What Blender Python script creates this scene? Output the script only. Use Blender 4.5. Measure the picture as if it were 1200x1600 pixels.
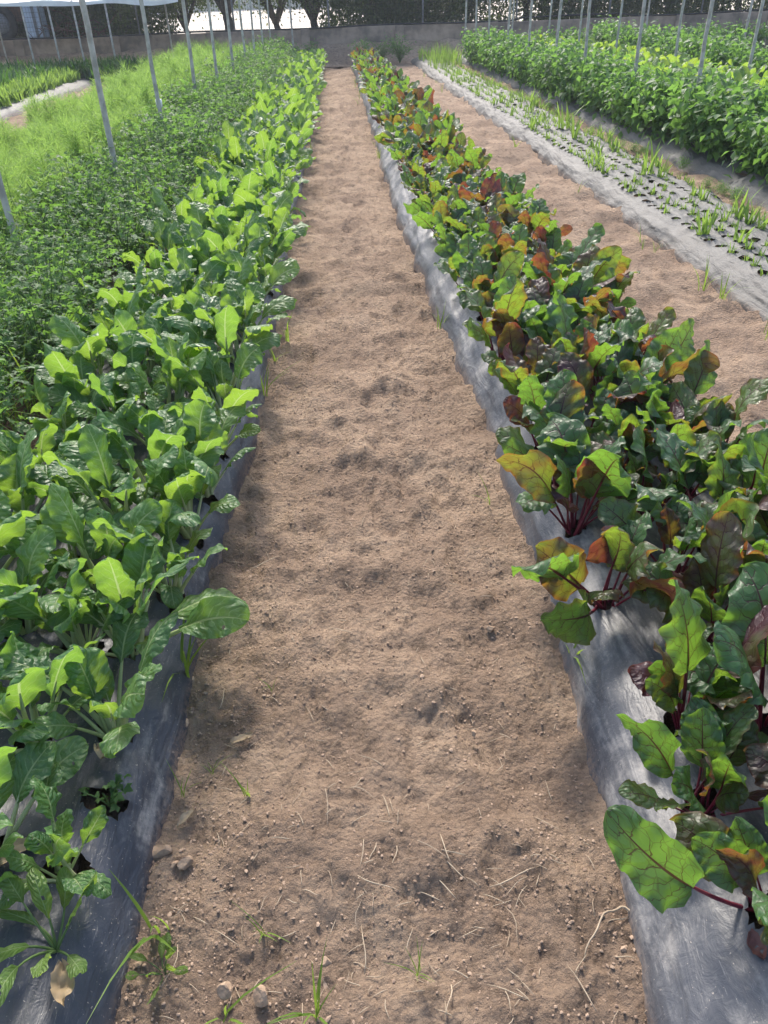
import bpy, math, random
import numpy as np
from mathutils import Vector, Matrix

for o in list(bpy.data.objects):
    bpy.data.objects.remove(o, do_unlink=True)
S = bpy.context.scene
COL = S.collection
RS = np.random.RandomState
R = math.radians

# ------------------------------------------------------------------ camera
F_PX = 1209.0                                  # focal length for a 1600 px tall frame
dn = np.array([67.0, 1790.0, F_PX]); dn /= np.linalg.norm(dn)
rw = np.array([-70.0, -814.0, F_PX]); rw -= dn * (rw @ dn); rw /= np.linalg.norm(rw)
rx = np.cross(dn, rw)
rx = rx if rx[0] > 0 else -rx
M = np.array([rx, rw, -dn]).T                  # world -> camera (x right, y down, z forward)
CAM = Vector((0, 0, 1.5))
cam_d = bpy.data.cameras.new('camera'); cam = bpy.data.objects.new('camera', cam_d); COL.objects.link(cam)
cam_d.sensor_fit = 'VERTICAL'; cam_d.angle_y = 2 * math.atan(800 / F_PX)
cam_d.clip_start = 0.02; cam_d.clip_end = 900
ax, ay, az = Vector(M[0]), -Vector(M[1]), -Vector(M[2])
mw = Matrix(((ax.x, ay.x, az.x, 0), (ax.y, ay.y, az.y, 0), (ax.z, ay.z, az.z, CAM.z), (0, 0, 0, 1)))
cam.matrix_world = mw
S.camera = cam

# ------------------------------------------------------------------ light
SUN_AZ, SUN_EL = R(-7), R(44)                  # azimuth measured from +Y towards +X
wd = bpy.data.worlds.new('World'); S.world = wd; wd.use_nodes = True
wn = wd.node_tree.nodes; wl = wd.node_tree.links
sky = wn.new('ShaderNodeTexSky'); sky.sky_type = 'NISHITA'; sky.sun_disc = False
sky.sun_elevation = SUN_EL; sky.sun_rotation = SUN_AZ; sky.dust_density = 2.5; sky.air_density = 1.0
bg = wn['Background']; bg.inputs['Strength'].default_value = 0.15
wl.new(sky.outputs['Color'], bg.inputs['Color'])
sd = bpy.data.lights.new('sun', 'SUN'); sun = bpy.data.objects.new('sun', sd); COL.objects.link(sun)
sd.energy = 2.4; sd.angle = R(10); sd.color = (1.0, 0.94, 0.85)
to_sun = Vector((math.sin(SUN_AZ) * math.cos(SUN_EL), math.cos(SUN_AZ) * math.cos(SUN_EL), math.sin(SUN_EL)))
sun.rotation_euler = (-to_sun).to_track_quat('-Z', 'Y').to_euler()
sun.location = (10, 20, 30)
S.view_settings.view_transform = 'Standard'; S.view_settings.look = 'None'
S.view_settings.gamma = 1.0; S.view_settings.exposure = 1.25; S.view_settings.use_curve_mapping = False
S.cycles.max_bounces = 8; S.cycles.transmission_bounces = 4; S.cycles.transparent_max_bounces = 6

# ------------------------------------------------------------------ helpers
def nz_table(seed):
    return RS(seed).rand(256, 256)
_T = {}
def vnoise(x, y, seed=0):
    if seed not in _T: _T[seed] = nz_table(seed)
    T = _T[seed]
    xi = np.floor(x).astype(int); yi = np.floor(y).astype(int)
    fx = x - xi; fy = y - yi
    fx = fx * fx * (3 - 2 * fx); fy = fy * fy * (3 - 2 * fy)
    a = T[xi & 255, yi & 255]; b = T[(xi + 1) & 255, yi & 255]
    c = T[xi & 255, (yi + 1) & 255]; d = T[(xi + 1) & 255, (yi + 1) & 255]
    return (a * (1 - fx) + b * fx) * (1 - fy) + (c * (1 - fx) + d * fx) * fy - 0.5
def fbm(x, y, seed=0, oct=4, gain=0.5):
    s = 0; a = 1
    for k in range(oct):
        s = s + a * vnoise(x * 2.03 ** k + 17.3 * k, y * 2.03 ** k + 5.1 * k, seed + k); a *= gain
    return s

def mk(name, V, F, mats, UV=None, rnd=None, smooth=True, mi=None):
    """mesh from arrays. F: (n,4) or (n,3) array or list of polygons. UV per vertex, rnd per vertex"""
    me = bpy.data.meshes.new(name)
    V = np.asarray(V, dtype=np.float32)
    if isinstance(F, np.ndarray):
        n, k = F.shape
        me.vertices.add(len(V)); me.vertices.foreach_set('co', V.ravel())
        me.loops.add(n * k); me.loops.foreach_set('vertex_index', F.astype(np.int32).ravel())
        me.polygons.add(n)
        me.polygons.foreach_set('loop_start', np.arange(0, n * k, k, dtype=np.int32))
        lv = F.astype(np.int32).ravel()
        me.update(calc_edges=True); me.validate()
    else:
        me.from_pydata([tuple(v) for v in V.tolist()], [], [tuple(int(i) for i in f) for f in F]); me.update()
        lv = np.zeros(len(me.loops), dtype=np.int32); me.loops.foreach_get('vertex_index', lv)
    if not isinstance(mats, (list, tuple)): mats = [mats]
    for m in mats: me.materials.append(m)
    if UV is not None:
        uvl = me.uv_layers.new(name='UVMap')
        uvl.data.foreach_set('uv', np.asarray(UV, dtype=np.float32)[lv].ravel())
    if rnd is not None:
        at = me.attributes.new('rnd', 'FLOAT', 'POINT'); at.data.foreach_set('value', np.asarray(rnd, dtype=np.float32))
    if mi is not None: me.polygons.foreach_set('material_index', np.asarray(mi, dtype=np.int32))
    me.polygons.foreach_set('use_smooth', np.full(len(me.polygons), smooth))
    return me
def ob(name, me, parent=None, loc=(0, 0, 0), rot=(0, 0, 0), sc=1.0):
    o = bpy.data.objects.new(name, me); COL.objects.link(o)
    o.location = loc; o.rotation_euler = rot
    o.scale = (sc, sc, sc) if not hasattr(sc, '__len__') else sc
    if parent: o.parent = parent
    return o
def tag(o, label=None, cat=None, group=None, kind=None):
    if label: o['label'] = label
    if cat: o['category'] = cat
    if group: o['group'] = group
    if kind: o['kind'] = kind
    return o
def thing(name, label, cat, loc=(0, 0, 0), rot=(0, 0, 0), group=None, sc=1.0):
    return tag(ob(name, None, None, loc, rot, sc), label, cat, group)

class Acc:
    """collects quads/tris into one mesh"""
    def __init__(s): s.V = []; s.F = []; s.U = []; s.R = []; s.n = 0; s.MI = []
    def add(s, V, F, UV=None, r=0.0, mi=0):
        V = np.asarray(V, float); F = np.asarray(F, int)
        if F.shape[1] == 3: F = np.c_[F, np.full(len(F), -1)]
        s.V.append(V); s.F.append(np.where(F >= 0, F + s.n, -1)); s.n += len(V)
        s.U.append(np.zeros((len(V), 2)) if UV is None else np.asarray(UV, float))
        s.R.append(np.full(len(V), r) if np.isscalar(r) else r); s.MI.append(np.full(len(F), mi))
    def mesh(s, name, mats, smooth=True):
        V = np.concatenate(s.V); F = np.concatenate(s.F)
        MI = np.concatenate(s.MI)
        if (F[:, 3] < 0).all(): F = F[:, :3]
        elif (F[:, 3] < 0).any(): F = [tuple(f if f[3] >= 0 else f[:3]) for f in F]
        return mk(name, V, F, mats, np.concatenate(s.U), np.concatenate(s.R), smooth, MI)

def grid_faces(nu, nv):
    i = np.arange(nu - 1)[:, None] * nv + np.arange(nv - 1)[None, :]
    i = i.ravel()
    return np.stack([i, i + 1, i + nv + 1, i + nv], 1)
def tube(P, rad, n=6, cap=True):
    P = np.asarray(P, float); rad = np.broadcast_to(np.asarray(rad, float), (len(P),))
    T = np.gradient(P, axis=0); T /= np.linalg.norm(T, axis=1)[:, None] + 1e-9
    ref = np.array([0, 0, 1.0]) if abs(T[:, 2]).mean() < 0.8 else np.array([1.0, 0, 0])
    A = np.cross(T, ref); A /= np.linalg.norm(A, axis=1)[:, None] + 1e-9
    B = np.cross(T, A)
    th = np.linspace(0, 2 * np.pi, n, endpoint=False)
    V = (P[:, None] + rad[:, None, None] * (np.cos(th)[None, :, None] * A[:, None] + np.sin(th)[None, :, None] * B[:, None])).reshape(-1, 3)
    F = []
    for i in range(len(P) - 1):
        for j in range(n):
            k = (j + 1) % n
            F.append((i * n + j, i * n + k, (i + 1) * n + k, (i + 1) * n + j))
    UV = np.stack([np.tile(th / 6.283, len(P)), np.repeat(np.linspace(0, 1, len(P)), n)], 1)
    if cap:
        V = np.r_[V, P[:1], P[-1:]]; UV = np.r_[UV, [[0, 0], [0, 1]]]
        a, b = len(V) - 2, len(V) - 1
        for j in range(n):
            k = (j + 1) % n
            F.append((a, k, j, -1)); F.append((b, (len(P) - 1) * n + j, (len(P) - 1) * n + k, -1))
    return V, np.array(F), UV
def rotz(V, a):
    c, s = math.cos(a), math.sin(a)
    return np.stack([V[:, 0] * c - V[:, 1] * s, V[:, 0] * s + V[:, 1] * c, V[:, 2]], 1)
def box(sx, sy, sz, bev=0.0):
    """box centred in x,y with base at z=0, chamfered vertical and top edges"""
    if bev <= 0:
        V = [(-sx/2, -sy/2, 0), (sx/2, -sy/2, 0), (sx/2, sy/2, 0), (-sx/2, sy/2, 0), (-sx/2, -sy/2, sz), (sx/2, -sy/2, sz), (sx/2, sy/2, sz), (-sx/2, sy/2, sz)]
        return np.array(V), np.array([(0, 3, 2, 1), (4, 5, 6, 7), (0, 1, 5, 4), (1, 2, 6, 5), (2, 3, 7, 6), (3, 0, 4, 7)])
    b = bev
    ring = lambda e: [(-sx/2 + b + e, -sy/2 + e), (sx/2 - b - e, -sy/2 + e), (sx/2 - e, -sy/2 + b + e), (sx/2 - e, sy/2 - b - e), (sx/2 - b - e, sy/2 - e), (-sx/2 + b + e, sy/2 - e), (-sx/2 + e, sy/2 - b - e), (-sx/2 + e, -sy/2 + b + e)]
    V = [(x, y, 0) for x, y in ring(0)] + [(x, y, sz - b) for x, y in ring(0)] + [(x, y, sz) for x, y in ring(b * 0.7)]
    F = []
    for l in (0, 8):
        for i in range(8):
            k = (i + 1) % 8
            F.append((l + i, l + k, l + 8 + k, l + 8 + i))
    V.append((0, 0, sz)); c = len(V) - 1
    for i in range(8): F.append((16 + i, 16 + (i + 1) % 8, c, -1))
    return np.array(V), np.array(F)
ORD = ['first', 'second', 'third', 'fourth', 'fifth', 'sixth', 'seventh', 'eighth', 'ninth', 'tenth', 'eleventh', 'twelfth', 'thirteenth', 'fourteenth', 'fifteenth', 'sixteenth']

# ------------------------------------------------------------------ materials
class MatB:
    def __init__(s, name):
        s.m = bpy.data.materials.new(name); s.m.use_nodes = True
        s.t = s.m.node_tree; s.n = s.t.nodes; s.l = s.t.links
        s.p = s.n['Principled BSDF']; s.out = s.n['Material Output']
    def node(s, t, **k):
        x = s.n.new(t)
        for a, b in k.items(): setattr(x, a, b)
        return x
    def put(s, v, sock):
        if hasattr(v, 'links') or hasattr(v, 'is_output'): s.l.new(v, sock)
        elif v is not None: sock.default_value = v
    def math(s, op, a, b=None, c=None, clamp=False):
        x = s.node('ShaderNodeMath', operation=op); x.use_clamp = clamp
        s.put(a, x.inputs[0]); s.put(b, x.inputs[1]); s.put(c, x.inputs[2])
        return x.outputs[0]
    def mix(s, f, a, b, bt='MIX'):
        x = s.node('ShaderNodeMix', data_type='RGBA', blend_type=bt)
        s.put(f, x.inputs[0])
        for v, k in ((a, 6), (b, 7)):
            if isinstance(v, tuple): x.inputs[k].default_value = (*v, 1)
            else: s.l.new(v, x.inputs[k])
        return x.outputs[2]
    def noise(s, scale, detail=4, vec=None, rough=0.55, dist=0.0):
        x = s.node('ShaderNodeTexNoise'); x.inputs['Scale'].default_value = scale; x.inputs['Detail'].default_value = detail
        x.inputs['Roughness'].default_value = rough; x.inputs['Distortion'].default_value = dist
        if vec is not None: s.l.new(vec, x.inputs['Vector'])
        return x.outputs['Fac']
    def ramp(s, f, lo, hi):
        x = s.node('ShaderNodeMapRange'); x.clamp = True; x.interpolation_type = 'SMOOTHSTEP'
        s.put(f, x.inputs[0]); x.inputs[1].default_value = lo; x.inputs[2].default_value = hi
        return x.outputs[0]
    def pos(s): return s.node('ShaderNodeNewGeometry').outputs['Position']
    def obj(s): return s.node('ShaderNodeTexCoord').outputs['Object']
    def scaled(s, vec, sc):
        x = s.node('ShaderNodeMapping'); x.inputs['Scale'].default_value = sc; s.l.new(vec, x.inputs['Vector']); return x.outputs[0]
    def bump(s, h, strength=0.5, dist=0.01, prev=None):
        x = s.node('ShaderNodeBump'); x.inputs['Strength'].default_value = strength; x.inputs['Distance'].default_value = dist
        s.l.new(h, x.inputs['Height'])
        if prev is not None: s.l.new(prev, x.inputs['Normal'])
        return x.outputs[0]
    def rnd(s):
        a = s.node('ShaderNodeObjectInfo').outputs['Random']
        b = s.node('ShaderNodeAttribute', attribute_name='rnd').outputs['Fac']
        return s.math('FRACT', s.math('ADD', a, b))
    def base(s, c): s.put(c if not isinstance(c, tuple) else (*c, 1), s.p.inputs['Base Color'])
    def rough(s, v): s.put(v, s.p.inputs['Roughness'])
    def spec(s, v): s.p.inputs['Specular IOR Level'].default_value = v
    def nrm(s, v): s.l.new(v, s.p.inputs['Normal'])
    def translucent(s, col, fac, normal=None):
        t = s.node('ShaderNodeBsdfTranslucent'); s.put(col if not isinstance(col, tuple) else (*col, 1), t.inputs['Color'])
        if normal is not None: s.l.new(normal, t.inputs['Normal'])
        mx = s.node('ShaderNodeMixShader'); s.put(fac, mx.inputs[0])
        s.l.new(s.p.outputs[0], mx.inputs[1]); s.l.new(t.outputs[0], mx.inputs[2]); s.l.new(mx.outputs[0], s.out.inputs['Surface'])

def simple(name, col, col2=None, rough=0.7, scale=20, bump=0.0, spec=0.3, bscale=None, bdist=0.005):
    m = MatB(name)
    n = m.noise(scale, 5, m.obj())
    m.base(m.mix(m.ramp(n, 0.35, 0.65), col, col2 or tuple(c * 0.7 for c in col)))
    m.rough(rough); m.spec(spec)
    if bump: m.nrm(m.bump(m.noise(bscale or scale * 4, 5, m.obj()), bump, bdist))
    return m.m

def soil_mat(name, dry=(0.43, 0.312, 0.222), mid=(0.30, 0.213, 0.153), damp=(0.13, 0.094, 0.071)):
    m = MatB(name); P = m.pos()
    n1 = m.noise(2.3, 6, P, 0.62); n2 = m.noise(17, 8, P, 0.74); n3 = m.noise(95, 6, P, 0.75)
    c = m.mix(m.ramp(n1, 0.42, 0.60), mid, dry)
    c = m.mix(m.math('MULTIPLY', m.ramp(n2, 0.47, 0.66), 0.75), c, damp)
    c = m.mix(m.math('MULTIPLY', m.ramp(n3, 0.46, 0.75), 0.5), c, dry)
    v = m.node('ShaderNodeTexVoronoi'); v.inputs['Scale'].default_value = 70; m.l.new(P, v.inputs['Vector'])
    c = m.mix(m.math('MULTIPLY', m.ramp(m.noise(240, 3, P), 0.55, 0.7), 0.35), c, (0.40, 0.30, 0.22))
    m.base(c); m.rough(0.95); m.spec(0.12)
    h = m.math('ADD', m.math('MULTIPLY', n2, 0.8), m.math('ADD', m.math('MULTIPLY', n3, 0.55), m.math('MULTIPLY', v.outputs['Distance'], -0.35)))
    h = m.math('ADD', h, m.math('MULTIPLY', m.noise(300, 3, P, 0.7), 0.16))
    m.nrm(m.bump(h, 1.0, 0.032))
    return m.m

def plastic_mat(name, base, dust, amount, rough, bmp=0.4):
    m = MatB(name); P = m.pos()
    streak = m.noise(1.0, 6, m.scaled(P, (34, 5, 34)), 0.65)
    blot = m.noise(3.2, 7, P, 0.68, 0.7)
    fine = m.noise(60, 6, P, 0.75)
    scr = m.noise(1.0, 4, m.scaled(P, (150, 16, 150)), 0.8, 1.2)
    d = m.math('ADD', m.math('MULTIPLY', streak, 0.45), m.math('ADD', m.math('MULTIPLY', blot, 0.75), m.math('MULTIPLY', fine, 0.25)))
    d = m.ramp(d, 0.98 - 0.55 * amount, 1.18 - 0.45 * amount)
    d = m.math('MULTIPLY', d, 0.72)
    d = m.math('MAXIMUM', d, m.math('MULTIPLY', m.ramp(scr, 0.6, 0.72), 0.5))
    z = m.node('ShaderNodeSeparateXYZ'); m.l.new(P, z.inputs[0])
    low = m.math('MULTIPLY', m.math('SUBTRACT', 1.0, m.ramp(z.outputs[2], -0.01, 0.045)), m.ramp(fine, 0.4, 0.6))
    c = m.mix(d, base, dust)
    c = m.mix(m.math('MULTIPLY', low, 0.8), c, (0.25, 0.17, 0.12))
    speck = m.ramp(m.noise(190, 2, P), 0.68, 0.74)
    c = m.mix(m.math('MULTIPLY', speck, 0.7), c, (0.42, 0.36, 0.30))
    m.base(c)
    m.rough(m.math('ADD', rough, m.math('MULTIPLY', d, 0.25))); m.spec(0.5)
    wr = m.noise(1.0, 4, m.scaled(P, (20, 5, 16)), 0.55, 1.4)
    h = m.math('ADD', wr, m.math('MULTIPLY', m.noise(26, 4, P, 0.6, 1.5), 0.45))
    m.nrm(m.bump(h, bmp, 0.012))
    return m.m

def vein_nodes(m, N, slope, wmid, wside, net_scale):
    uv = m.node('ShaderNodeUVMap').outputs[0]
    s = m.node('ShaderNodeSeparateXYZ'); m.l.new(uv, s.inputs[0])
    u = m.math('SUBTRACT', m.math('MULTIPLY', s.outputs[0], 2.0), 1.0)
    v = s.outputs[1]; a = m.math('ABSOLUTE', u)
    nz = m.noise(5.0, 2, uv)
    mid_w = m.math('MULTIPLY_ADD', m.math('SUBTRACT', 1.05, v), wmid, 0.012)
    mid = m.math('SUBTRACT', 1.0, m.ramp(m.math('DIVIDE', a, mid_w), 0.55, 1.25))
    t = m.math('MULTIPLY', m.math('SUBTRACT', v, m.math('MULTIPLY', m.math('POWER', a, 1.2), slope)), N)
    t = m.math('ADD', t, m.math('MULTIPLY', m.math('SIGN', u), 0.22))
    t = m.math('ADD', t, m.math('MULTIPLY', m.math('SUBTRACT', nz, 0.5), 1.3))
    fr = m.math('ABSOLUTE', m.math('SUBTRACT', m.math('FRACT', t), 0.5))      # 0.5 on a vein
    wv = m.math('MULTIPLY', m.math('SUBTRACT', 1.25, a), wside)
    side = m.math('SUBTRACT', 1.0, m.ramp(m.math('DIVIDE', m.math('SUBTRACT', 0.5, fr), wv), 0.35, 1.1))
    vo = m.node('ShaderNodeTexVoronoi', feature='DISTANCE_TO_EDGE'); vo.inputs['Scale'].default_value = net_scale
    mp = m.scaled(uv, (0.75, 1.2, 1)); m.l.new(mp, vo.inputs['Vector'])
    net = m.math('SUBTRACT', 1.0, m.ramp(vo.outputs['Distance'], 0.012, 0.05))
    return mid, side, net, fr, a, v

def chard_mat(name, dark, lite, trans, vein, hue_lite=0.5, tf=0.42, rough=0.42):
    m = MatB(name)
    mid, side, net, fr, a, v = vein_nodes(m, 7.5, 0.26, 0.085, 0.075, 7)
    r = m.rnd()
    n = m.noise(9, 3, m.obj())
    k = m.math('MULTIPLY_ADD', n, 0.5, m.math('MULTIPLY', r, 0.75))
    c = m.mix(m.ramp(k, 0.25, 0.95), dark, lite)
    back = m.node('ShaderNodeNewGeometry').outputs['Backfacing']
    c = m.mix(m.math('MULTIPLY', back, 0.45), c, tuple(min(1, x * 1.6 + 0.03) for x in lite))
    vm = m.math('MAXIMUM', mid, m.math('MAXIMUM', m.math('MULTIPLY', side, 0.55), m.math('MULTIPLY', net, 0.14)))
    c = m.mix(vm, c, vein)
    c = m.mix(m.math('MULTIPLY', m.ramp(m.noise(60, 4, m.obj(), 0.7), 0.52, 0.72), 0.22), c, (0.22, 0.20, 0.13))
    m.base(c); m.rough(m.math('MULTIPLY_ADD', n, 0.22, rough - 0.08)); m.spec(0.5)
    puff = m.math('ADD', m.math('MULTIPLY', fr, -.6), m.math('MULTIPLY', m.noise(20, 3, m.obj()), 1.7))
    puff = m.math('SUBTRACT', puff, m.math('MULTIPLY', mid, 0.5))
    nb = m.bump(puff, 0.75, 0.010); m.nrm(nb)
    tc = m.mix(r, trans, tuple(x * y for x, y in zip(trans, (1.35, 1.15, 0.9))))
    tc = m.mix(m.math('MULTIPLY', vm, 0.6), tc, tuple(min(0.6, x * 1.3) for x in vein))
    m.translucent(m.mix(mid, tc, (0.42, 0.55, 0.20)), tf)
    return m.m

def beet_mat(name, fixed=None):
    m = MatB(name)
    mid, side, net, fr, a, v = vein_nodes(m, 5.5, 0.34, 0.05, 0.05, 6)
    r = m.rnd() if fixed is None else m.math('ADD', fixed, 0.0)
    n = m.noise(7, 4, m.obj()); n2 = m.noise(22, 3, m.obj())
    rr = m.math('MULTIPLY_ADD', m.math('SUBTRACT', m.noise(9, 3, m.obj(), 0.6), 0.5), 0.75, m.math('MULTIPLY_ADD', r, 0.86, 0.04))
    def stops(cols):
        x = m.node('ShaderNodeValToRGB'); m.l.new(rr, x.inputs[0]); e = x.color_ramp.elements
        while len(e) < len(cols): e.new(0.5)
        for q, (p, c) in zip(e, cols): q.position = p; q.color = (*c, 1)
        return x.outputs[0]
    up = stops([(0.0, (0.036, 0.090, 0.042)), (0.22, (0.058, 0.125, 0.048)), (0.42, (0.042, 0.095, 0.050)), (0.62, (0.058, 0.105, 0.040)), (0.74, (0.066, 0.070, 0.042)), (0.86, (0.060, 0.036, 0.042)), (1.0, (0.052, 0.026, 0.040))])
    tr = stops([(0.0, (0.17, 0.34, 0.035)), (0.42, (0.22, 0.40, 0.035)), (0.62, (0.26, 0.36, 0.03)), (0.76, (0.27, 0.19, 0.025)), (0.88, (0.25, 0.065, 0.03)), (1.0, (0.14, 0.022, 0.03))])
    vm = m.math('MAXIMUM', mid, m.math('MAXIMUM', m.math('MULTIPLY', side, 0.85), m.math('MULTIPLY', net, 0.36)))
    vc = (0.065, 0.014, 0.022)
    edge = m.math('MULTIPLY', m.ramp(m.math('MULTIPLY_ADD', n2, 0.4, a), 0.95, 1.2), m.ramp(r, 0.35, 0.7))
    up = m.mix(m.math('MULTIPLY', edge, 0.45), up, (0.10, 0.03, 0.03))
    m.base(m.mix(m.math('MULTIPLY', vm, 0.85), up, vc)); m.rough(m.math('MULTIPLY_ADD', n2, 0.25, 0.30)); m.spec(0.5)
    tr = m.mix(m.math('MULTIPLY', edge, 0.5), tr, (0.40, 0.08, 0.02))
    puff = m.math('ADD', m.math('MULTIPLY', fr, -1.0), m.math('MULTIPLY', n2, 0.9))
    puff = m.math('SUBTRACT', puff, m.math('MULTIPLY', vm, 0.25))
    m.nrm(m.bump(puff, 0.55, 0.008))
    m.translucent(m.mix(m.math('MULTIPLY', vm, 0.9), tr, (0.07, 0.010, 0.012)), 0.44)
    return m.m

def leaf_mat(name, c1, c2, trans, tf=0.4, rough=0.45):
    m = MatB(name); r = m.rnd()
    n = m.noise(6, 2, m.obj())
    k = m.ramp(m.math('MULTIPLY_ADD', n, 0.6, m.math('MULTIPLY', r, 0.7)), 0.2, 1.0)
    m.base(m.mix(k, c1, c2)); m.rough(rough); m.spec(0.28)
    m.translucent(m.mix(k, tuple(x * 0.8 for x in trans), trans), tf)
    return m.m

M_SOIL = soil_mat('dry_soil')
M_SOIL_D = soil_mat('bed_soil', (0.16, 0.11, 0.08), (0.11, 0.075, 0.056), (0.07, 0.048, 0.036))
M_PL_B = plastic_mat('black_plastic_film', (0.030, 0.034, 0.046), (0.31, 0.295, 0.28), 0.40, 0.46)
M_PL_R = plastic_mat('grey_dusty_plastic_film', (0.070, 0.072, 0.082), (0.36, 0.34, 0.32), 0.55, 0.46)
M_PL_G = plastic_mat('silver_plastic_film', (0.085, 0.082, 0.077), (0.20, 0.185, 0.163), 0.55, 0.66, 0.8)
M_CHARD = chard_mat('chard_leaf', (0.042, 0.118, 0.042), (0.078, 0.172, 0.055), (0.23, 0.42, 0.045), (0.30, 0.40, 0.17))
M_CSTALK = leaf_mat('chard_stalk', (0.36, 0.45, 0.20), (0.50, 0.56, 0.34), (0.50, 0.58, 0.28), .35, .45) if 1 else simple('chard_stalk', (0.50, 0.56, 0.34), (0.36, 0.47, 0.20), 0.4, 30)
M_BEET = beet_mat('beet_leaf'); M_BEET_G = beet_mat('green_beet_leaf', 0.14)
M_BSTALK = simple('beet_stalk', (0.12, 0.012, 0.03), (0.17, 0.03, 0.04), 0.35, 30)
M_LETT = chard_mat('bright_leaf', (0.075, 0.15, 0.036), (0.12, 0.21, 0.05), (0.30, 0.48, 0.05), (0.30, 0.42, 0.16), tf=0.46)
M_PARS = leaf_mat('parsley_leaf', (0.046, 0.106, 0.042), (0.115, 0.200, 0.078), (0.21, 0.40, 0.06), 0.48, 0.55)
M_FENN = leaf_mat('fennel_frond', (0.19, 0.31, 0.075), (0.27, 0.39, 0.105), (0.36, 0.55, 0.11), 0.45, 0.6)
M_BASIL = leaf_mat('basil_leaf', (0.050, 0.114, 0.042), (0.100, 0.190, 0.065), (0.22, 0.42, 0.07), 0.45, 0.52)
M_GRASS = leaf_mat('grass_blade', (0.085, 0.16, 0.03), (0.16, 0.25, 0.05), (0.34, 0.50, 0.06), 0.42, 0.4)
M_SHOOT = leaf_mat('seedling_leaf', (0.12, 0.21, 0.055), (0.18, 0.28, 0.07), (0.34, 0.52, 0.08), 0.42, 0.4)
M_TREE = leaf_mat('tree_leaf', (0.026, 0.048, 0.020), (0.055, 0.085, 0.030), (0.16, 0.22, 0.03), 0.32, 0.5)
M_STEM = simple('green_stem', (0.10, 0.16, 0.05), (0.07, 0.12, 0.035), 0.5, 20)
M_BARK = simple('bark', (0.075, 0.06, 0.05), (0.045, 0.036, 0.03), 0.9, 18, 0.8, bdist=0.02)
M_POLE = simple('weathered_wood', (0.48, 0.45, 0.40), (0.31, 0.285, 0.245), 0.75, 14, 0.4, bdist=0.004)
M_TAPE = simple('white_tape', (0.8, 0.8, 0.78), None, 0.5)
M_CONC = simple('concrete', (0.42, 0.31, 0.235), (0.19, 0.145, 0.12), 0.9, 2.2, 0.5, bscale=30, bdist=0.01)
M_CONC2 = simple('stained_concrete', (0.34, 0.255, 0.20), (0.16, 0.125, 0.105), 0.9, 2.6, 0.5, bscale=30, bdist=0.01)
M_STONE = simple('field_stone', (0.40, 0.28, 0.19), (0.27, 0.185, 0.125), 0.9, 40, 0.6, bscale=120, bdist=0.004)
M_STRAW = simple('dry_straw', (0.44, 0.35, 0.25), (0.30, 0.225, 0.155), 0.7, 30)
M_DEAD = leaf_mat('dead_leaf', (0.34, 0.25, 0.15), (0.42, 0.33, 0.22), (0.30, 0.20, 0.08), 0.25, 0.7)
M_DEADR = leaf_mat('dead_red_leaf', (0.13, 0.055, 0.055), (0.17, 0.08, 0.07), (0.20, 0.06, 0.04), 0.2, 0.6)
M_WILT = leaf_mat('wilted_leaf', (0.10, 0.12, 0.05), (0.17, 0.17, 0.08), (0.20, 0.22, 0.05), 0.2, 0.6)
M_BLACK = simple('black_rubber', (0.02, 0.02, 0.022), None, 0.6)
M_METAL = simple('grey_metal', (0.22, 0.23, 0.25), (0.15, 0.155, 0.165), 0.5)
M_WHITE = simple('white_sheet', (0.78, 0.78, 0.76), (0.66, 0.66, 0.65), 0.6, 5)
M_BLUEW = simple('pale_blue_paint', (0.52, 0.60, 0.70), (0.42, 0.50, 0.60), 0.5, 5)
M_RUST = simple('rusty_iron', (0.14, 0.06, 0.035), (0.08, 0.04, 0.03), 0.8, 10)
M_YARD = simple('pale_dusty_yard', (0.62, 0.55, 0.46), (0.54, 0.47, 0.39), 0.9, 0.3)

# ------------------------------------------------------------------ bed and row lines (x as a function of y)
BEDS = dict(
    chard=(lambda y: -1.30 + 0.0 * y, lambda y: np.interp(y, [.3, 1.2, 2.5, 3.3, 4.9, 8.7, 17, 22], [-.475, -.49, -.45, -.43, -.45, -.44, -.47, -.48])),
    beet=(lambda y: np.interp(y, [.3, .6, .9, 1.4, 2.9, 4.0, 6.8, 12.5, 22], [.41, .44, .47, .51, .50, .44, .35, .30, .18]), lambda y: 1.36 - 0.022 * y),
    onion=(lambda y: 2.24 - 0.029 * y, lambda y: 3.08 - 0.030 * y),
    basil=(lambda y: 3.40 - 0.032 * y, lambda y: 4.45 - 0.034 * y),
    left=(lambda y: -7.0 + 0 * y, lambda y: -5.35 + 0 * y))
HGT = dict(chard=0.13, beet=0.15, onion=0.12, basil=0.13, left=0.1)

# ------------------------------------------------------------------ plant positions
rg = RS(4)
chard_pos = []                                # (x, y, row, index)
for row, (x0, y0) in enumerate([(-0.60, 1.20), (-0.77, 0.92), (-0.95, 1.30), (-1.12, 1.75)]):
    y = y0; k = 0
    while y < 21.6 and k < 72:
        chard_pos.append((x0 + (.055 if row == 0 else .03) * (y > 1.6) + rg.normal(0, 0.02), y + rg.normal(0, 0.02), row, k)); k += 1
        y += 0.26 + 0.006 * y * 0.3
chard_pos.append((-0.61, 0.87, 0, -1))
beet_pos = []
for row, (x0, y0) in enumerate([(0.64, 0.69), (0.82, 0.84), (0.98, 0.95), (1.14, 1.1)]):
    y = y0; k = 0
    ys = [0.69, 0.91, 1.10, 1.55, 1.86, 2.12, 2.36] if row == 0 else None
    while y < 20.5 and k < 72:
        if ys and k < len(ys): y = ys[k]
        x = x0 - (0.020 + 0.002 * row) * max(y - 2, 0) + (.025 if row == 0 and y > 2.6 else 0)
        beet_pos.append((x + rg.normal(0, 0.015), y + rg.normal(0, 0.012), row, k)); k += 1
        y += 0.26 + 0.006 * y * 0.3
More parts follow.
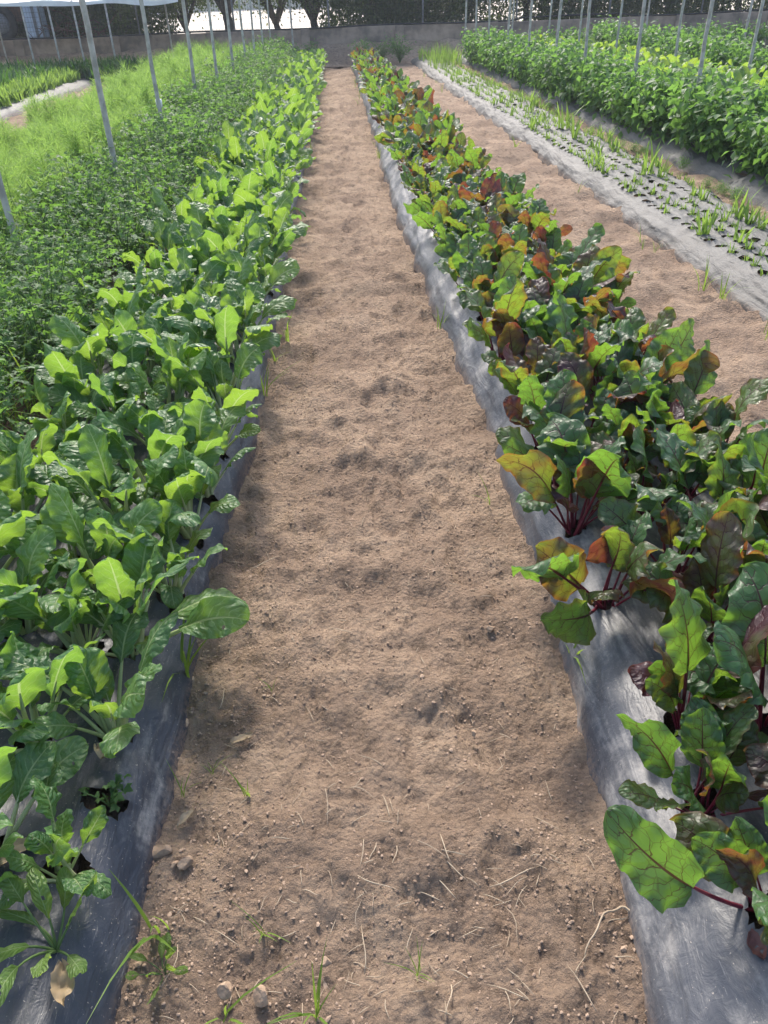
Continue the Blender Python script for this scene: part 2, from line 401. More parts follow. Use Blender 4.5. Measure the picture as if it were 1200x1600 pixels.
onion_pos = []
for row in range(5):
    y = 2.6 + 0.06 * (row % 2)
    while y < 21.0:
        x = (2.24 - 0.029 * y) + 0.17 + row * 0.135
        onion_pos.append((x + rg.normal(0, 0.008), y + rg.normal(0, 0.008), row)); y += 0.145
empty_holes = [(0.74, 1.22), (0.64, 2.62), (-0.80, 0.70), (-0.58, 1.03)]

# ------------------------------------------------------------------ ground
def spaced(y0, y1, k, c):
    n = int(math.log((y1 + c) / (y0 + c)) / k)
    return (y0 + c) * np.exp(np.linspace(0, math.log((y1 + c) / (y0 + c)), n)) - c
FEET = [(0.17, 2.47, .1), (0.25, 1.30, .0), (-0.30, 2.11, .2), (0.30, 1.9, .05), (-0.28, 3.62, 0), (0.27, 0.81, .1), (0.02, 1.75, -.2), ]
frg = RS(12)
for k in range(90):
    FEET.append((frg.uniform(-0.34, 0.34), 2.0 + 19 * frg.rand() ** 1.2, frg.normal(0, 0.3)))
def path_z(x, y, amp=1.0, feet=FEET, seed=30):
    z = 0.046 * fbm(x * 2.6, y * 4.2, seed, 3) + 0.027 * fbm(x * 10, y * 11, seed + 7, 3, 0.55) + 0.014 * (0.35 - np.abs(fbm(x * 38, y * 40, seed + 13, 3, 0.65)))
    zf = np.zeros_like(z)
    for fx, fy, a in feet:
        sel = (abs(x - fx) < 0.25) & (abs(y - fy) < 0.3)
        if not sel.any(): continue
        dx, dy = x[sel] - fx, y[sel] - fy
        c, s = math.cos(a), math.sin(a); p, q = (dx * c + dy * s) / 0.062, (-dx * s + dy * c) / 0.145
        d = np.sqrt(p * p + q * q) + 0.3 * fbm(x[sel] * 16, y[sel] * 16, 5, 2)
        zf[sel] += -0.021 * (1 / (1 + np.exp((d - 0.85) * 5))) + 0.010 * np.exp(-((d - 1.25) / 0.28) ** 2)
    z = z + np.clip(zf, -.017, .012)
    z = z + 0.026 * fbm(x * 2.2 + .5 * y, y * 5.5, seed + 3, 2) * np.clip((y - 2.2) / 2, 0, 1)
    return z * amp
def sheet(name, xl, xr, ys, nx, mat, zfun, jit=0.0):
    t = np.linspace(0, 1, nx)
    Y = np.repeat(ys, nx).reshape(len(ys), nx)
    X = xl(ys)[:, None] * (1 - t) + xr(ys)[:, None] * t
    Z = zfun(X.ravel(), Y.ravel().copy())
    V = np.stack([X.ravel(), Y.ravel(), Z], 1)
    return ob(name, mk(name, V, grid_faces(len(ys), nx), mat))
g = mk('soil_ground', [(-89, -14, -0.085), (89, -14, -0.085), (89, 134, -0.085), (-89, 134, -0.085)], [(0, 1, 2, 3)], M_SOIL)
tag(ob('soil_ground', g), kind='structure')
one = lambda c: (lambda y: c + 0 * y)
pz = lambda x, y: path_z(x, y) + 0.035 * np.clip((np.abs(x - 0.0) - 0.36) / 0.2, 0, 1) ** 2 - 0.01
tag(sheet('soil_path', one(-0.62), lambda y: 0.66 - 0.017 * np.maximum(y - 2, 0), spaced(0.15, 22.3, 0.0055, 0.6), 200, M_SOIL, pz), kind='structure')
pz2 = lambda x, y: path_z(x, y, 1.25, [(1.65 + 0.3 * math.sin(k * 5.3) - 0.026 * (2.5 + k * .45), 2.5 + k * .45, .2 * math.sin(k)) for k in range(40)], 60)
tag(sheet('soil_path', lambda y: 1.20 - 0.022 * y, lambda y: 2.36 - 0.029 * y, spaced(1.5, 22.3, 0.009, 0.6), 70, M_SOIL, pz2), kind='structure')
pz3 = lambda x, y: path_z(x, y, 1.2, [], 80)
tag(sheet('soil_path', lambda y: 2.95 - 0.030 * y, lambda y: 3.55 - 0.032 * y, spaced(3.0, 22.3, 0.012, 0.6), 36, M_SOIL, pz3), kind='structure')
tag(sheet('soil_path', one(-5.6), one(-4.0), spaced(8, 22.3, 0.012, 0.6), 40, M_SOIL, pz3), kind='structure')
tag(sheet('herb_bed_soil', one(-4.05), one(-1.22), spaced(1.0, 22.3, 0.014, 0.6), 60, M_SOIL_D, lambda x, y: 0.03 + path_z(x, y, 1.3, [], 90)), kind='structure')
tag(sheet('end_path', one(-9), one(9), np.linspace(21.2, 22.75, 24), 200, M_SOIL, lambda x, y: -0.01 + np.clip((y - 21.5) / 1.0, 0, 1) ** 1.2 * 0.43 + 0.10 * fbm(x * 2.2, y * 2.5, 70, 4)), kind='structure')
tag(sheet('side_field_soil', lambda y: 4.3 - 0.034 * y, one(14), spaced(4, 22.3, 0.03, 0.6), 60, M_SOIL_D, lambda x, y: 0.02 + path_z(x, y, 1.3, [], 95)), kind='structure')
tag(sheet('side_field_soil', one(-14), one(-6.95), spaced(8, 22.3, 0.03, 0.6), 60, M_SOIL_D, lambda x, y: 0.02 + path_z(x, y, 1.3, [], 97)), kind='structure')

# ------------------------------------------------------------------ plastic mulch beds
def mulch(key, name, label, mat, ystart, yend, holes, hr, dy, nx, wrinkle=1.0, ragged=0.012):
    lf, rf = BEDS[key]; H = HGT[key]
    ys = spaced(ystart, yend, dy, 0.6)
    prof_t = np.r_[np.linspace(0, 0.20, nx // 5), np.linspace(0.20, 0.80, nx - 2 * (nx // 5))[1:-1], np.linspace(0.80, 1, nx // 5)]
    def zprof(t):
        e = np.minimum(t, 1 - t) / 0.24
        e = np.clip(e, 0, 1)
        return H * (1 - (1 - e) ** 2.3) ** 0.85
    T, Y = np.meshgrid(prof_t, ys); n = len(prof_t)
    sd = sum(map(ord, key)) % 50 + 100
    el = ragged * (2.2 * fbm(ys * 2.1, ys * 0 + 3, sd, 4) + 1.0 * vnoise(ys * 5.5, ys * 0 + 4, sd)); er = ragged * (2.2 * fbm(ys * 2.1, ys * 0 + 9, sd, 4) + 1.0 * vnoise(ys * 5.5, ys * 0 + 7, sd))
    X = (lf(ys) + el)[:, None] * (1 - T) + (rf(ys) + er)[:, None] * T
    Z = zprof(T) * (1 + 0.20 * fbm(ys * 1.3, ys * 0 + 1.5, sd + 3, 3))[:, None]
    side = np.clip(1 - np.minimum(T, 1 - T) / 0.2, 0, 1)
    Z = Z + wrinkle * (0.020 * fbm(X * 3, Y * 4.5, sd + 5, 3) + 0.009 * fbm(X * 26, Y * 5, sd + 9, 3)) * np.clip(np.minimum(T, 1 - T) / 0.05, 0, 1)
    X = X + wrinkle * side * (0.016 * fbm(Y * 9, Z * 14, sd + 11, 3) + 0.012 * fbm(Y * 2.5, Z * 40, sd + 15, 2)) 
    Z = Z - 0.03 * np.clip(1 - np.minimum(T, 1 - T) / 0.012, 0, 1)
    V = np.stack([X.ravel(), Y.ravel(), Z.ravel()], 1)
    kill = np.zeros(len(V), bool); hh = RS(sd)
    for hx, hy in holes:
        if hy > 15: continue
        r = hr * hh.uniform(0.85, 1.25)
        row0 = np.searchsorted(ys, hy - 0.1); row1 = np.searchsorted(ys, hy + 0.1)
        idx = np.arange(row0 * n, max(row1, row0 + 1) * n)
        if len(idx) == 0: continue
        idx = idx[idx < len(V)]
        dx, dyv = V[idx, 0] - hx, V[idx, 1] - hy
        ang = np.arctan2(dyv, dx); rr = r * (1 + 0.22 * np.sin(2 * ang + hx * 40) + 0.12 * np.sin(5 * ang + hy * 31))
        d = np.hypot(dx, dyv)
        st = 0.6 * (ys[min(row0 + 1, len(ys) - 1)] - ys[row0] if row0 + 1 < len(ys) else 0.03)
        kill[idx[d < rr - st]] = True
        near = idx[(d >= rr - st) & (d < rr + st)]
        m_ = (d >= rr - st) & (d < rr + st)
        V[near, 0] = hx + np.cos(ang[m_]) * rr[m_]; V[near, 1] = hy + np.sin(ang[m_]) * rr[m_]; V[near, 2] += 0.006
    Fq = grid_faces(len(ys), n)
    Fq = Fq[~kill[Fq].any(1)]
    used = np.zeros(len(V), bool); used[Fq.ravel()] = True
    mp = np.cumsum(used) - 1
    o = ob(name, mk(name, V[used], mp[Fq], mat)); tag(o, label, 'plastic mulch')
    zs = H * 0.74
    t2 = np.linspace(0.14, 0.86, 16); y2 = spaced(ystart, yend, 0.03, 0.6)
    X2 = lf(y2)[:, None] * (1 - t2) + rf(y2)[:, None] * t2
    Y2 = np.repeat(y2, 16).reshape(len(y2), 16)
    s = ob('bed_soil', mk('bed_soil', np.stack([X2.ravel(), Y2.ravel(), zs + 0.012 * fbm(X2.ravel() * 12, Y2.ravel() * 12, 44, 3)], 1), grid_faces(len(y2), 16), M_SOIL_D))
    tag(s, kind='structure')
    return o
mulch('chard', 'plastic_mulch_sheet', 'black plastic sheet under the chard plants left of the path', M_PL_B, 0.2, 21.9, [(p[0], p[1]) for p in chard_pos] + empty_holes, 0.038, 0.0065, 96)
mulch('beet', 'plastic_mulch_sheet', 'dusty dark plastic sheet under the red veined beet plants', M_PL_R, 0.2, 21.2, [(p[0], p[1]) for p in beet_pos] + empty_holes, 0.038, 0.0065, 104)
mulch('onion', 'plastic_mulch_sheet', 'pale silver plastic sheet with rows of seedlings in small holes', M_PL_G, 2.2, 21.6, [(p[0], p[1]) for p in onion_pos], 0.034, 0.0036, 130, 1.3, 0.014)
mulch('basil', 'plastic_mulch_sheet', 'crumpled grey plastic sheet along the foot of the tall basil hedge', M_PL_G, 4.0, 21.5, [], 0.04, 0.012, 60, 2.4, 0.035)
mulch('left', 'plastic_mulch_sheet', 'pale plastic sheet edging the short bright row beyond the fennel', M_PL_G, 9.0, 21.0, [], 0.04, 0.02, 40, 1.5, 0.03)

# ------------------------------------------------------------------ wall, fence, yard
wall = thing('boundary_wall', 'low weathered concrete wall closing the far end of the field', 'wall', (0, 22.75, 0))
xs = np.arange(-15.0, 16.1, 2.35); wr = RS(3)
pane = []
for k in range(4):
    a = Acc(); nx_, nz_ = 14, 5
    V, F = box(2.33, 0.20, 0.46, 0.012); a.add(V, F); pane.append(a.mesh('wall_panel', [M_CONC if k % 2 else M_CONC2], False))
fa = Acc(); V, F = box(0.22, 0.30, 0.80, 0.012); fa.add(V, F); pil_m = fa.mesh('pilaster', [M_CONC2], False)
for i, x in enumerate(xs[:-1]):
    ob('wall_panel', pane[i % 4], wall, (x + 1.175, 0.0 + wr.normal(0, 0.006), 0.285 + wr.normal(0, 0.008)))
    ob('wall_footing', bpy.data.meshes.get('wall_footing_shape') or (lambda: (lambda a: (a.add(*box(2.34, 0.30, 0.36, 0.02)), a.mesh('wall_footing_shape', [M_CONC2], False))[1])(Acc()))(), wall, (x + 1.175, 0.02, -0.08))
for x in xs: ob('pilaster', pil_m, wall, (x, 0.0, -0.05))

fence = thing('wire_fence', 'dark wire mesh fence on thin posts standing on the wall', 'fence', (0, 22.85, 0.74))
a = Acc(); a.add(*tube([(0, 0, -0.05), (0, 0, 1.7)], 0.022, 8)[:2]); fp = a.mesh('fence_post', [M_METAL])
for x in np.arange(-15, 16, 2.35): ob('fence_post', fp, fence, (x + 0.6, 0, 0))
a = Acc()
def strip(a, p, q, w, axis):
    p, q = np.array(p, float), np.array(q, float); o = np.array(axis) * w / 2
    a.add([p - o, p + o, q + o, q - o], [(0, 1, 2, 3)])
for z in np.arange(0.06, 1.66, 0.10): strip(a, (-15, 0, z), (15.5, 0, z), 0.005, (0, 0, 1))
for x in np.arange(-15, 15.5, 0.07): strip(a, (x, 0.004, 0.02), (x, 0.004, 1.66), 0.004, (1, 0, 0))
tag(ob('wire_net', a.mesh('wire_net', [M_BLACK], False), fence), kind='stuff')
pp = [(x, 22.66 + 0.02 * math.sin(x * 2), 0.765 + 0.012 * math.sin(x * 1.3) + (0.05 if 4.4 < x < 7 else 0)) for x in np.arange(-14, 14.1, 0.35)]
a = Acc(); a.add(*tube(pp, 0.022, 6))
tag(ob('irrigation_pipe', a.mesh('irrigation_pipe', [M_BLACK])), 'black irrigation pipe running along the top of the low wall', 'pipe')

ys = np.linspace(23.2, 120, 30)
tag(sheet('yard_ground', one(-80), one(80), ys, 40, M_YARD, lambda x, y: 0.35 + 0.012 * (y - 23.2) + 0.02 * np.sin(x * .7) + 0 * y), kind='structure')
bld = thing('pale_shed', 'long pale rendered farm building seen through the tree trunks', 'building', (-4, 62, 0.6))
a = Acc(); a.add(*box(46, 8, 4.2, 0.05)); ob('shed_wall', a.mesh('shed_wall', [M_YARD], False), bld)
a = Acc(); V = np.array([(-23.4, -4.5, 4.15), (23.4, -4.5, 4.15), (23.4, 0, 5.6), (-23.4, 0, 5.6), (23.4, 4.5, 4.15), (-23.4, 4.5, 4.15), (-23.4, -4.5, 4.3), (23.4, -4.5, 4.3), (23.4, 0, 5.75), (-23.4, 0, 5.75), (23.4, 4.5, 4.3), (-23.4, 4.5, 4.3)])
a.add(V, [(0, 3, 2, 1), (3, 5, 4, 2), (6, 7, 8, 9), (9, 8, 10, 11), (0, 1, 7, 6), (5, 11, 10, 4)]); ob('roof', a.mesh('shed_roof', [M_WHITE], False), bld)

# ------------------------------------------------------------------ trees
def tree_parts(seed, height, spread, low, nleaf, leafsize, trunk_r, fork):
    r = RS(seed); wood = Acc(); limb_pts = []
    P = [(0, 0, -0.1)]; d = np.array([r.normal(0, .1), r.normal(0, .1), 1.0])
    for k in range(4): P.append(tuple(np.array(P[-1]) + d * fork / 4 + np.r_[r.normal(0, .04, 2), 0]))
    V, F, U = tube(P, np.linspace(trunk_r, trunk_r * .75, 5), 9); trunk = Acc(); trunk.add(V, F, U)
    top = np.array(P[-1])
    for k in range(6):
        az_ = k * 2 * math.pi / 6 + r.uniform(-.4, .4); L = spread * r.uniform(.7, 1.1); up = r.uniform(.5, 1.3)
        e = np.array([math.cos(az_) * L, math.sin(az_) * L, (height - fork) * up * .6])
        q = [top + e * t + np.array([0, 0, .25 * math.sin(t * 3.1)]) + r.normal(0, .05, 3) * t for t in np.linspace(0, 1, 6)]
        wood.add(*tube(q, np.linspace(trunk_r * .6, trunk_r * .14, 6), 7)[:2]); limb_pts += q[2:]
        for j in range(4):
            b = q[r.randint(2, 6)]; e2 = np.array([r.normal(0, .7), r.normal(0, .7), r.uniform(-.7, .8)]) * spread * .55
            q2 = [b + e2 * t + r.normal(0, .03, 3) for t in np.linspace(0, 1, 4)]
            wood.add(*tube(q2, np.linspace(trunk_r * .22, trunk_r * .06, 4), 5)[:2]); limb_pts += q2[1:]
    C = np.array(limb_pts); lf = Acc()
    n = nleaf; base = C[r.randint(0, len(C), n)]
    pos = base + r.normal(0, 1, (n, 3)) * np.array([.32, .32, .3]) * spread * .42
    if low is not None and low < .5:                      # bushy kinds are leafed down to the ground
        h_ = n // 2; th_ = r.uniform(0, 6.28, h_); rad = spread * .95 * np.sqrt(r.rand(h_))
        pos[:h_] = np.stack([rad * np.cos(th_), rad * np.sin(th_), low + 2.0 * r.rand(h_) ** .9], 1)
    if low is not None:
        pos[:, 2] = np.where(pos[:, 2] < low, low + abs(pos[:, 2] - low) * .5, pos[:, 2])
    clump = vnoise(pos[:, 0] * 2.1 + 9, pos[:, 1] * 2.1 + pos[:, 2] * 1.7, seed % 90 + 3)
    pos = pos[clump > (-.16 if low > .1 else -.3)]; n = len(pos)
    e1 = r.normal(0, 1, (n, 3)); e1[:, 2] -= .7; e1 /= np.linalg.norm(e1, axis=1)[:, None]
    e2 = np.cross(e1, r.normal(0, 1, (n, 3))); e2 /= np.linalg.norm(e2, axis=1)[:, None]
    s = leafsize * r.uniform(.6, 1.3, n)[:, None]
    q = np.stack([pos, pos + e1 * s * .5 + e2 * s * .26, pos + e1 * s, pos + e1 * s * .5 - e2 * s * .26], 1).reshape(-1, 3)
    lf.add(q, np.arange(4 * n).reshape(n, 4), None, np.repeat(r.rand(n), 4))
    return trunk.mesh('trunk', [M_BARK]), wood.mesh('limbs', [M_BARK]), lf.mesh('crown', [M_TREE], False)
TV = [tree_parts(11, 4.2, 1.7, 0.55, 15000, .10, .13, .6), tree_parts(23, 4.8, 1.9, 0.6, 15000, .10, .16, .8),
      tree_parts(37, 4.0, 1.6, 0.2, 18000, .10, .11, .7), tree_parts(41, 4.4, 1.7, 0.05, 26000, .11, .12, .6)]
def tree(x, y, v, sc, rz, label, name='tree', z=.34):
    t = thing(name, label, 'tree', (x, y, z), (0, 0, rz), 'trees behind the wall', sc)
    a, b, c = TV[v]
    tr = ob('trunk', a, t); tag(ob('limb', b, tr), kind='stuff'); tag(ob('crown', c, t), kind='stuff')
for x, y, v, sc, rz, lb in [
    (-12.2, 26, 2, 1.0, .3, 'bushy dark tree behind the old cart wheel'),
    (-7.2, 26.4, 3, 1.0, 1.3, 'dense dark tree behind the white canvas canopy'),
    (-9.8, 26.2, 3, 1.0, 4.0, 'broad dark tree between the cart and the corner tree'),
    (-8.3, 27.2, 3, 1.0, 5.2, 'dark tree crowding behind the pale blue tank'),
    (-5.9, 25.2, 3, .9, 2.3, 'low dense tree left of the bright gap over the wall'),
    (-3.1, 25.4, 1, 1.0, .2, 'thick trunked tree standing in the bright gap behind the fennel'),
    (-4.35, 26.6, 0, .8, 4.2, 'slender tree with sparse drooping leaves before pale building'),
    (-1.75, 26.0, 0, .85, 3.3, 'thin trunked tree between the thick trunk and the forked tree'),
    (-0.62, 25.2, 0, 1.0, 5.1, 'forked tree behind the end of the chard bed'),
    (0.75, 25.0, 3, .95, .8, 'dense dark tree straight beyond the end of the path'),
    (2.2, 25.4, 3, 1.0, 2.8, 'dense dark tree beyond the end of the beet bed'),
    (3.7, 26.4, 2, .95, 1.9, 'leafy tree with sun spots beyond the seedling bed'),
    (5.3, 26.0, 2, 1.0, 4.4, 'leafy tree with pale gaps behind the basil hedge end'),
    (7.1, 25.4, 3, 1.0, 5.6, 'dark dense tree behind the sagging pipe on the wall'),
    (9.2, 25.6, 3, 1.05, .5, 'dark tree with a stout trunk behind the second hedge'),
    (11.4, 25.8, 2, 1.05, 2.1, 'dark bushy tree at the far corner beyond the second hedge'),
    (13.5, 25.8, 3, 1.05, 3.1, 'last dark tree past the second hedge outside corner')]:
    tree(x, y, v, sc, rz, lb)

# ------------------------------------------------------------------ poles
def pole_mesh(seed, h, r0, r1):
    r = RS(seed); zs_ = np.linspace(-.25, h, 9)
    P = np.stack([np.cumsum(r.normal(0, .006, 9)), np.cumsum(r.normal(0, .006, 9)), zs_], 1)
    a = Acc(); a.add(*tube(P, np.linspace(r0, r1, 9) * r.uniform(.93, 1.07, 9), 8)); return a.mesh('pole_shaft', [M_POLE])
PM = [pole_mesh(k, 3.0, .0225, .018) for k in range(5)]
a = Acc(); a.add(*tube([(0, 0, 0), (0, 0, .07)], .03, 10)); tape_m = a.mesh('tape_band', [M_TAPE])
a = Acc()
hk = [(0.02 * math.cos(t), 0.02 * math.sin(t), 2.9 + t * .004) for t in np.linspace(0, 12, 40)]
a.add(*tube(hk, .004, 5)); wire_m = a.mesh('tie_wire', [M_METAL])
def pole(x, y, k, label, group, tape=None, lean=(0, 0)):
    t = thing('wooden_pole', label, 'pole', (x, y, 0), (lean[0], lean[1], k * 1.1), group)
    ob('shaft', PM[k % 5], t); ob('tie_wire', wire_m, t)
    if tape: ob('tape_band', tape_m, t, (0.0, 0, tape))
for k, (x, y) in enumerate([(-1.98, 4.75), (-1.77, 6.4), (-1.79, 8.5), (-1.77, 10.6), (-1.76, 12.4), (-1.78, 14.4), (-1.75, 16.3), (-1.76, 18.2), (-1.74, 20.0), (-1.70, 21.6), (-1.2, 22.2)]):
    pole(x, y, k, ORD[k] + ' pole from the camera in the line along the herb and fennel rows', 'poles along the herb row', .62 if k == 2 else None, (RS(k).normal(0, .01), RS(k + 50).normal(0, .01)))
for k, (x, y) in enumerate([(3.52, 8.6), (3.42, 10.2), (3.30, 12.0), (3.20, 13.5), (3.12, 15.0), (3.06, 16.6), (2.98, 18.2), (2.92, 19.6), (2.86, 21.0)]):
    pole(x, y, k + 2, ORD[k] + ' pole from the camera in the line inside the basil hedge', 'poles in the basil hedge', None, (RS(k + 9).normal(0, .012), .012))
for k, (x, y) in enumerate([(5.25, 11.3), (5.12, 13.6), (5.0, 16.2), (4.9, 18.5), (4.8, 21.0)]):
    pole(x, y, k + 1, ORD[k] + ' pole from the camera in the line before the second hedge', 'poles before the second hedge')
pole(4.05, 21.4, 3, 'lone pole near the wall between the two pole lines', None)
for k, (x, y) in enumerate([(7.0, 15.5), (6.6, 19.5)]):
    pole(x, y, k, ['nearer', 'farther'][k] + ' pole rising inside the second hedge', 'poles inside the second hedge')

# canvas canopy with its posts, and the old farm gear at the far corner
cn = thing('canvas_canopy', 'white canvas canopy on thin posts at the far corner', 'canopy', (-6.84, 20.6, 0), (0, 0, 0), None, (1.29, 1, 1))
nx_, ny_ = 40, 8; TX, TY = np.meshgrid(np.linspace(-3.4, 2.55, nx_), np.linspace(0, 1, ny_))
ZZ = 1.52 - .018 * TX + .25 * TY + .02 * np.sin(TX * 5) * (1 - TY); V = np.stack([TX.ravel(), (TY * 1.6).ravel(), ZZ.ravel()], 1)
ob('canvas', mk('canvas', V, grid_faces(ny_, nx_), M_WHITE), cn)
TX, TY = np.meshgrid(np.linspace(-3.4, 2.55, nx_), np.linspace(0, 1, 4))
ZZ = 1.52 - .018 * TX - .085 * TY * (1 + .3 * np.sin(TX * 4.1)) + .02 * np.sin(TX * 5); V = np.stack([TX.ravel(), (-.01 + .015 * np.sin(TX * 9) * TY).ravel(), ZZ.ravel()], 1)
ob('valance', mk('valance', V, grid_faces(4, nx_), M_WHITE), cn)
a = Acc(); a.add(*tube([(0, 0, -.1), (0, 0, 1.52)], .017, 8)); cpm = a.mesh('canopy_post', [M_POLE])
for x in (-5.42, -4.97, -4.55, -4.0): ob('post', cpm, cn, (x + 5.3, .03, 0))
for x in (-7.6, -6.3, -3.2): ob('post', cpm, cn, (x + 5.3, 1.5, 0), (0, 0, 0), (1, 1, 1.14))
cart = thing('farm_cart', 'old farm cart with a large black tyre parked beyond the wall', 'cart', (-8.86, 24.6, .35))
th = np.linspace(0, 2 * np.pi, 28, endpoint=False)
def torus(R0, r0, n2=10):
    a = Acc(); ph = np.linspace(0, 2 * np.pi, n2, endpoint=False)
    V = np.array([((R0 + r0 * math.cos(p)) * math.cos(t), r0 * 1.2 * math.sin(p), (R0 + r0 * math.cos(p)) * math.sin(t)) for t in th for p in ph])
    F = [(i * n2 + j, i * n2 + (j + 1) % n2, ((i + 1) % 28) * n2 + (j + 1) % n2, ((i + 1) % 28) * n2 + j) for i in range(28) for j in range(n2)]
    a.add(V, F); return a
wh = ob('wheel', torus(.33, .10).mesh('tyre', [M_BLACK]), cart, (0, -.3, .72))
a = Acc(); V, F, U = tube([(0, -.06, 0), (0, .06, 0)], .25, 20); a.add(V, F); ob('rim', a.mesh('rim', [M_METAL]), wh)
wh = ob('wheel', bpy.data.meshes['tyre'], cart, (-1.5, -.3, .72))
ob('rim', bpy.data.meshes['rim'], wh)
a = Acc(); a.add(*box(2.6, 1.2, .5, .03)); ob('cart_body', a.mesh('cart_body', [M_RUST], False), cart, (-.6, .45, .75))
a = Acc(); a.add(*box(.42, .5, 1.1, .03)); tk = ob('water_tank', a.mesh('tank_shell', [M_BLUEW], False)); tk.location = (-7.95, 24.3, .62)
tag(tk, 'pale blue upright tank beside the old cart wheel', 'tank')
a = Acc(); V, F = box(.08, .52, 1.12, .0); a.add(V, F); ob('strap', a.mesh('tank_strap', [M_METAL], False), tk, (0.06, 0, -.01))
br = RS(8); a = Acc()
for k in range(60):
    p = np.array([br.normal(0, .5), br.normal(0, .25), abs(br.normal(0, .25))]); d = br.normal(0, .5, 3); d[2] = abs(d[2]) * .4
    a.add(*tube([p, p + d * .5 + br.normal(0, .05, 3), p + d], [.014, .011, .006], 5)[:2])
bp = ob('brush_pile', a.mesh('brush_pile', [M_RUST])); bp.location = (-6.9, 24.0, .5)
tag(bp, 'tangled pile of brown cut branches behind the wall near tank', 'brush pile')

# ------------------------------------------------------------------ broad leaves: chard, beet, bright row
PROF = dict(chard=([0, .08, .2, .38, .58, .76, .9, .97, 1], [.10, .26, .60, .90, 1.0, .93, .66, .38, .03]),
            beet=([0, .05, .14, .28, .45, .65, .82, .92, .97, 1], [.16, .50, .82, .99, 1.0, .90, .70, .48, .30, .06]))
def leaf_shape(kind, seed, a0, a1, Ls, Lb, W, nv, nu, wave=1.0, stalk_n=6):
    """one leaf growing from the origin up and out along +Y; returns blade (V,F,UV) and stalk (V,F,UV)"""
    r = RS(seed)
    ns = 5
    L = Ls + Lb; m_ = 40
    s = np.linspace(0, 1, m_); fs = Ls / L
    ang = np.where(s < fs, a0 * (0.75 + 0.25 * s / fs), a0 + (a1 - a0) * np.clip((s - fs) / (1 - fs), 0, 1) ** r.uniform(1.0, 2.6))
    dyy = np.sin(ang) * L / (m_ - 1); dzz = np.cos(ang) * L / (m_ - 1)
    cy = np.r_[0, np.cumsum(dyy)[:-1]]; cz = np.r_[0, np.cumsum(dzz)[:-1]]
    sway = r.normal(0, .025)
    cx = sway * (s ** 2) * 2
    C = np.stack([cx, cy, cz], 1)
    at = lambda q: np.stack([np.interp(q, s, C[:, k]) for k in range(3)], 1)
    t = np.linspace(0, 1, nv + 1); v = 1 - (1 - t) ** 1.35
    u = np.linspace(-1, 1, nu + 1)
    q = fs + (1 - fs) * v
    P = at(q); an = np.interp(q, s, ang)
    T = np.stack([0 * an, np.sin(an), np.cos(an)], 1); Nn = np.stack([0 * an, -np.cos(an), np.sin(an)], 1)   # upper face normal
    tw = r.normal(0, .75) * v + r.normal(0, .2)
    Xa = np.stack([np.cos(tw), 0 * tw, 0 * tw], 1) + Nn * np.sin(tw)[:, None]; Na = np.cross(Xa, T) * 1.0
    Na = np.where((Na * Nn).sum(1)[:, None] < 0, -Na, Na)
    w = np.interp(v, *PROF[kind]) * W
    fold = r.uniform(.12, .5); ph = r.uniform(0, 6.28, 4)
    k1 = r.uniform(1.1, 2.3); k2 = r.uniform(3.6, 5.5)
    UU, VV = np.meshgrid(u, v)
    au = np.abs(UU); sg = np.sign(UU)
    wid = w[:, None] * (1 + (.028 if nv > 12 else 0) * np.sin(VV * 23 + ph[0] + sg) * au)
    off = wid * (au ** 1.2) * math.sin(fold) * (1 - .9 * VV)
    off = off - .40 * wid * (au ** 2.4) * r.uniform(0, 1.3)            # margins roll back
    off += wave * W * .17 * au ** 1.8 * np.sin(VV * 6.28 * k1 + ph[1] + sg * 1.3) * np.clip(VV * 4, 0, 1)
    off += W * .16 * au * fbm(UU * 2.2 + seed, VV * 7, 3, 2)
    if nv > 12: off += wave * W * .095 * au ** 2.2 * np.sin(VV * 6.28 * k2 + ph[2] + sg * 2.1)
    tvein = (VV - au ** 1.2 * .28) * 7
    off += W * .026 * np.abs(np.sin(np.pi * tvein)) * au * (1.2 - au) * 2
    lat = UU * wid * math.cos(fold * .7)
    Vb = P[:, None] + lat[..., None] * Xa[:, None] + off[..., None] * Na[:, None]
    UVb = np.stack([(UU + 1) / 2, VV], -1)
    Fb = grid_faces(nv + 1, nu + 1)
    if kind == 'chard' and nv > 12 and seed % 5 < 2:                 # insect holes
        dead = [int(r.randint(4, nv - 3)) * nu + int(r.choice([2, 3, nu - 4, nu - 3])) for _ in range(r.randint(1, 4))]
        Fb = np.delete(Fb, dead, axis=0)
    blade = (Vb.reshape(-1, 3), Fb, UVb.reshape(-1, 2))
    qs = np.linspace(0, fs + (1 - fs) * .30, 7); Ps = at(qs) - np.interp(qs, s, ang)[:, None] * 0
    ans = np.interp(qs, s, ang); Ps = Ps + np.stack([0 * ans, np.cos(ans), -np.sin(ans)], 1) * .0025
    r0 = .0085 if kind == 'chard' else .0042
    V, F, U = tube(Ps, np.array([1.15, 1, .9, .85, .75, .55, .25]) * r0 * (W / .06), stalk_n, False)
    if kind == 'chard': pass
    return blade, (V, F, U)

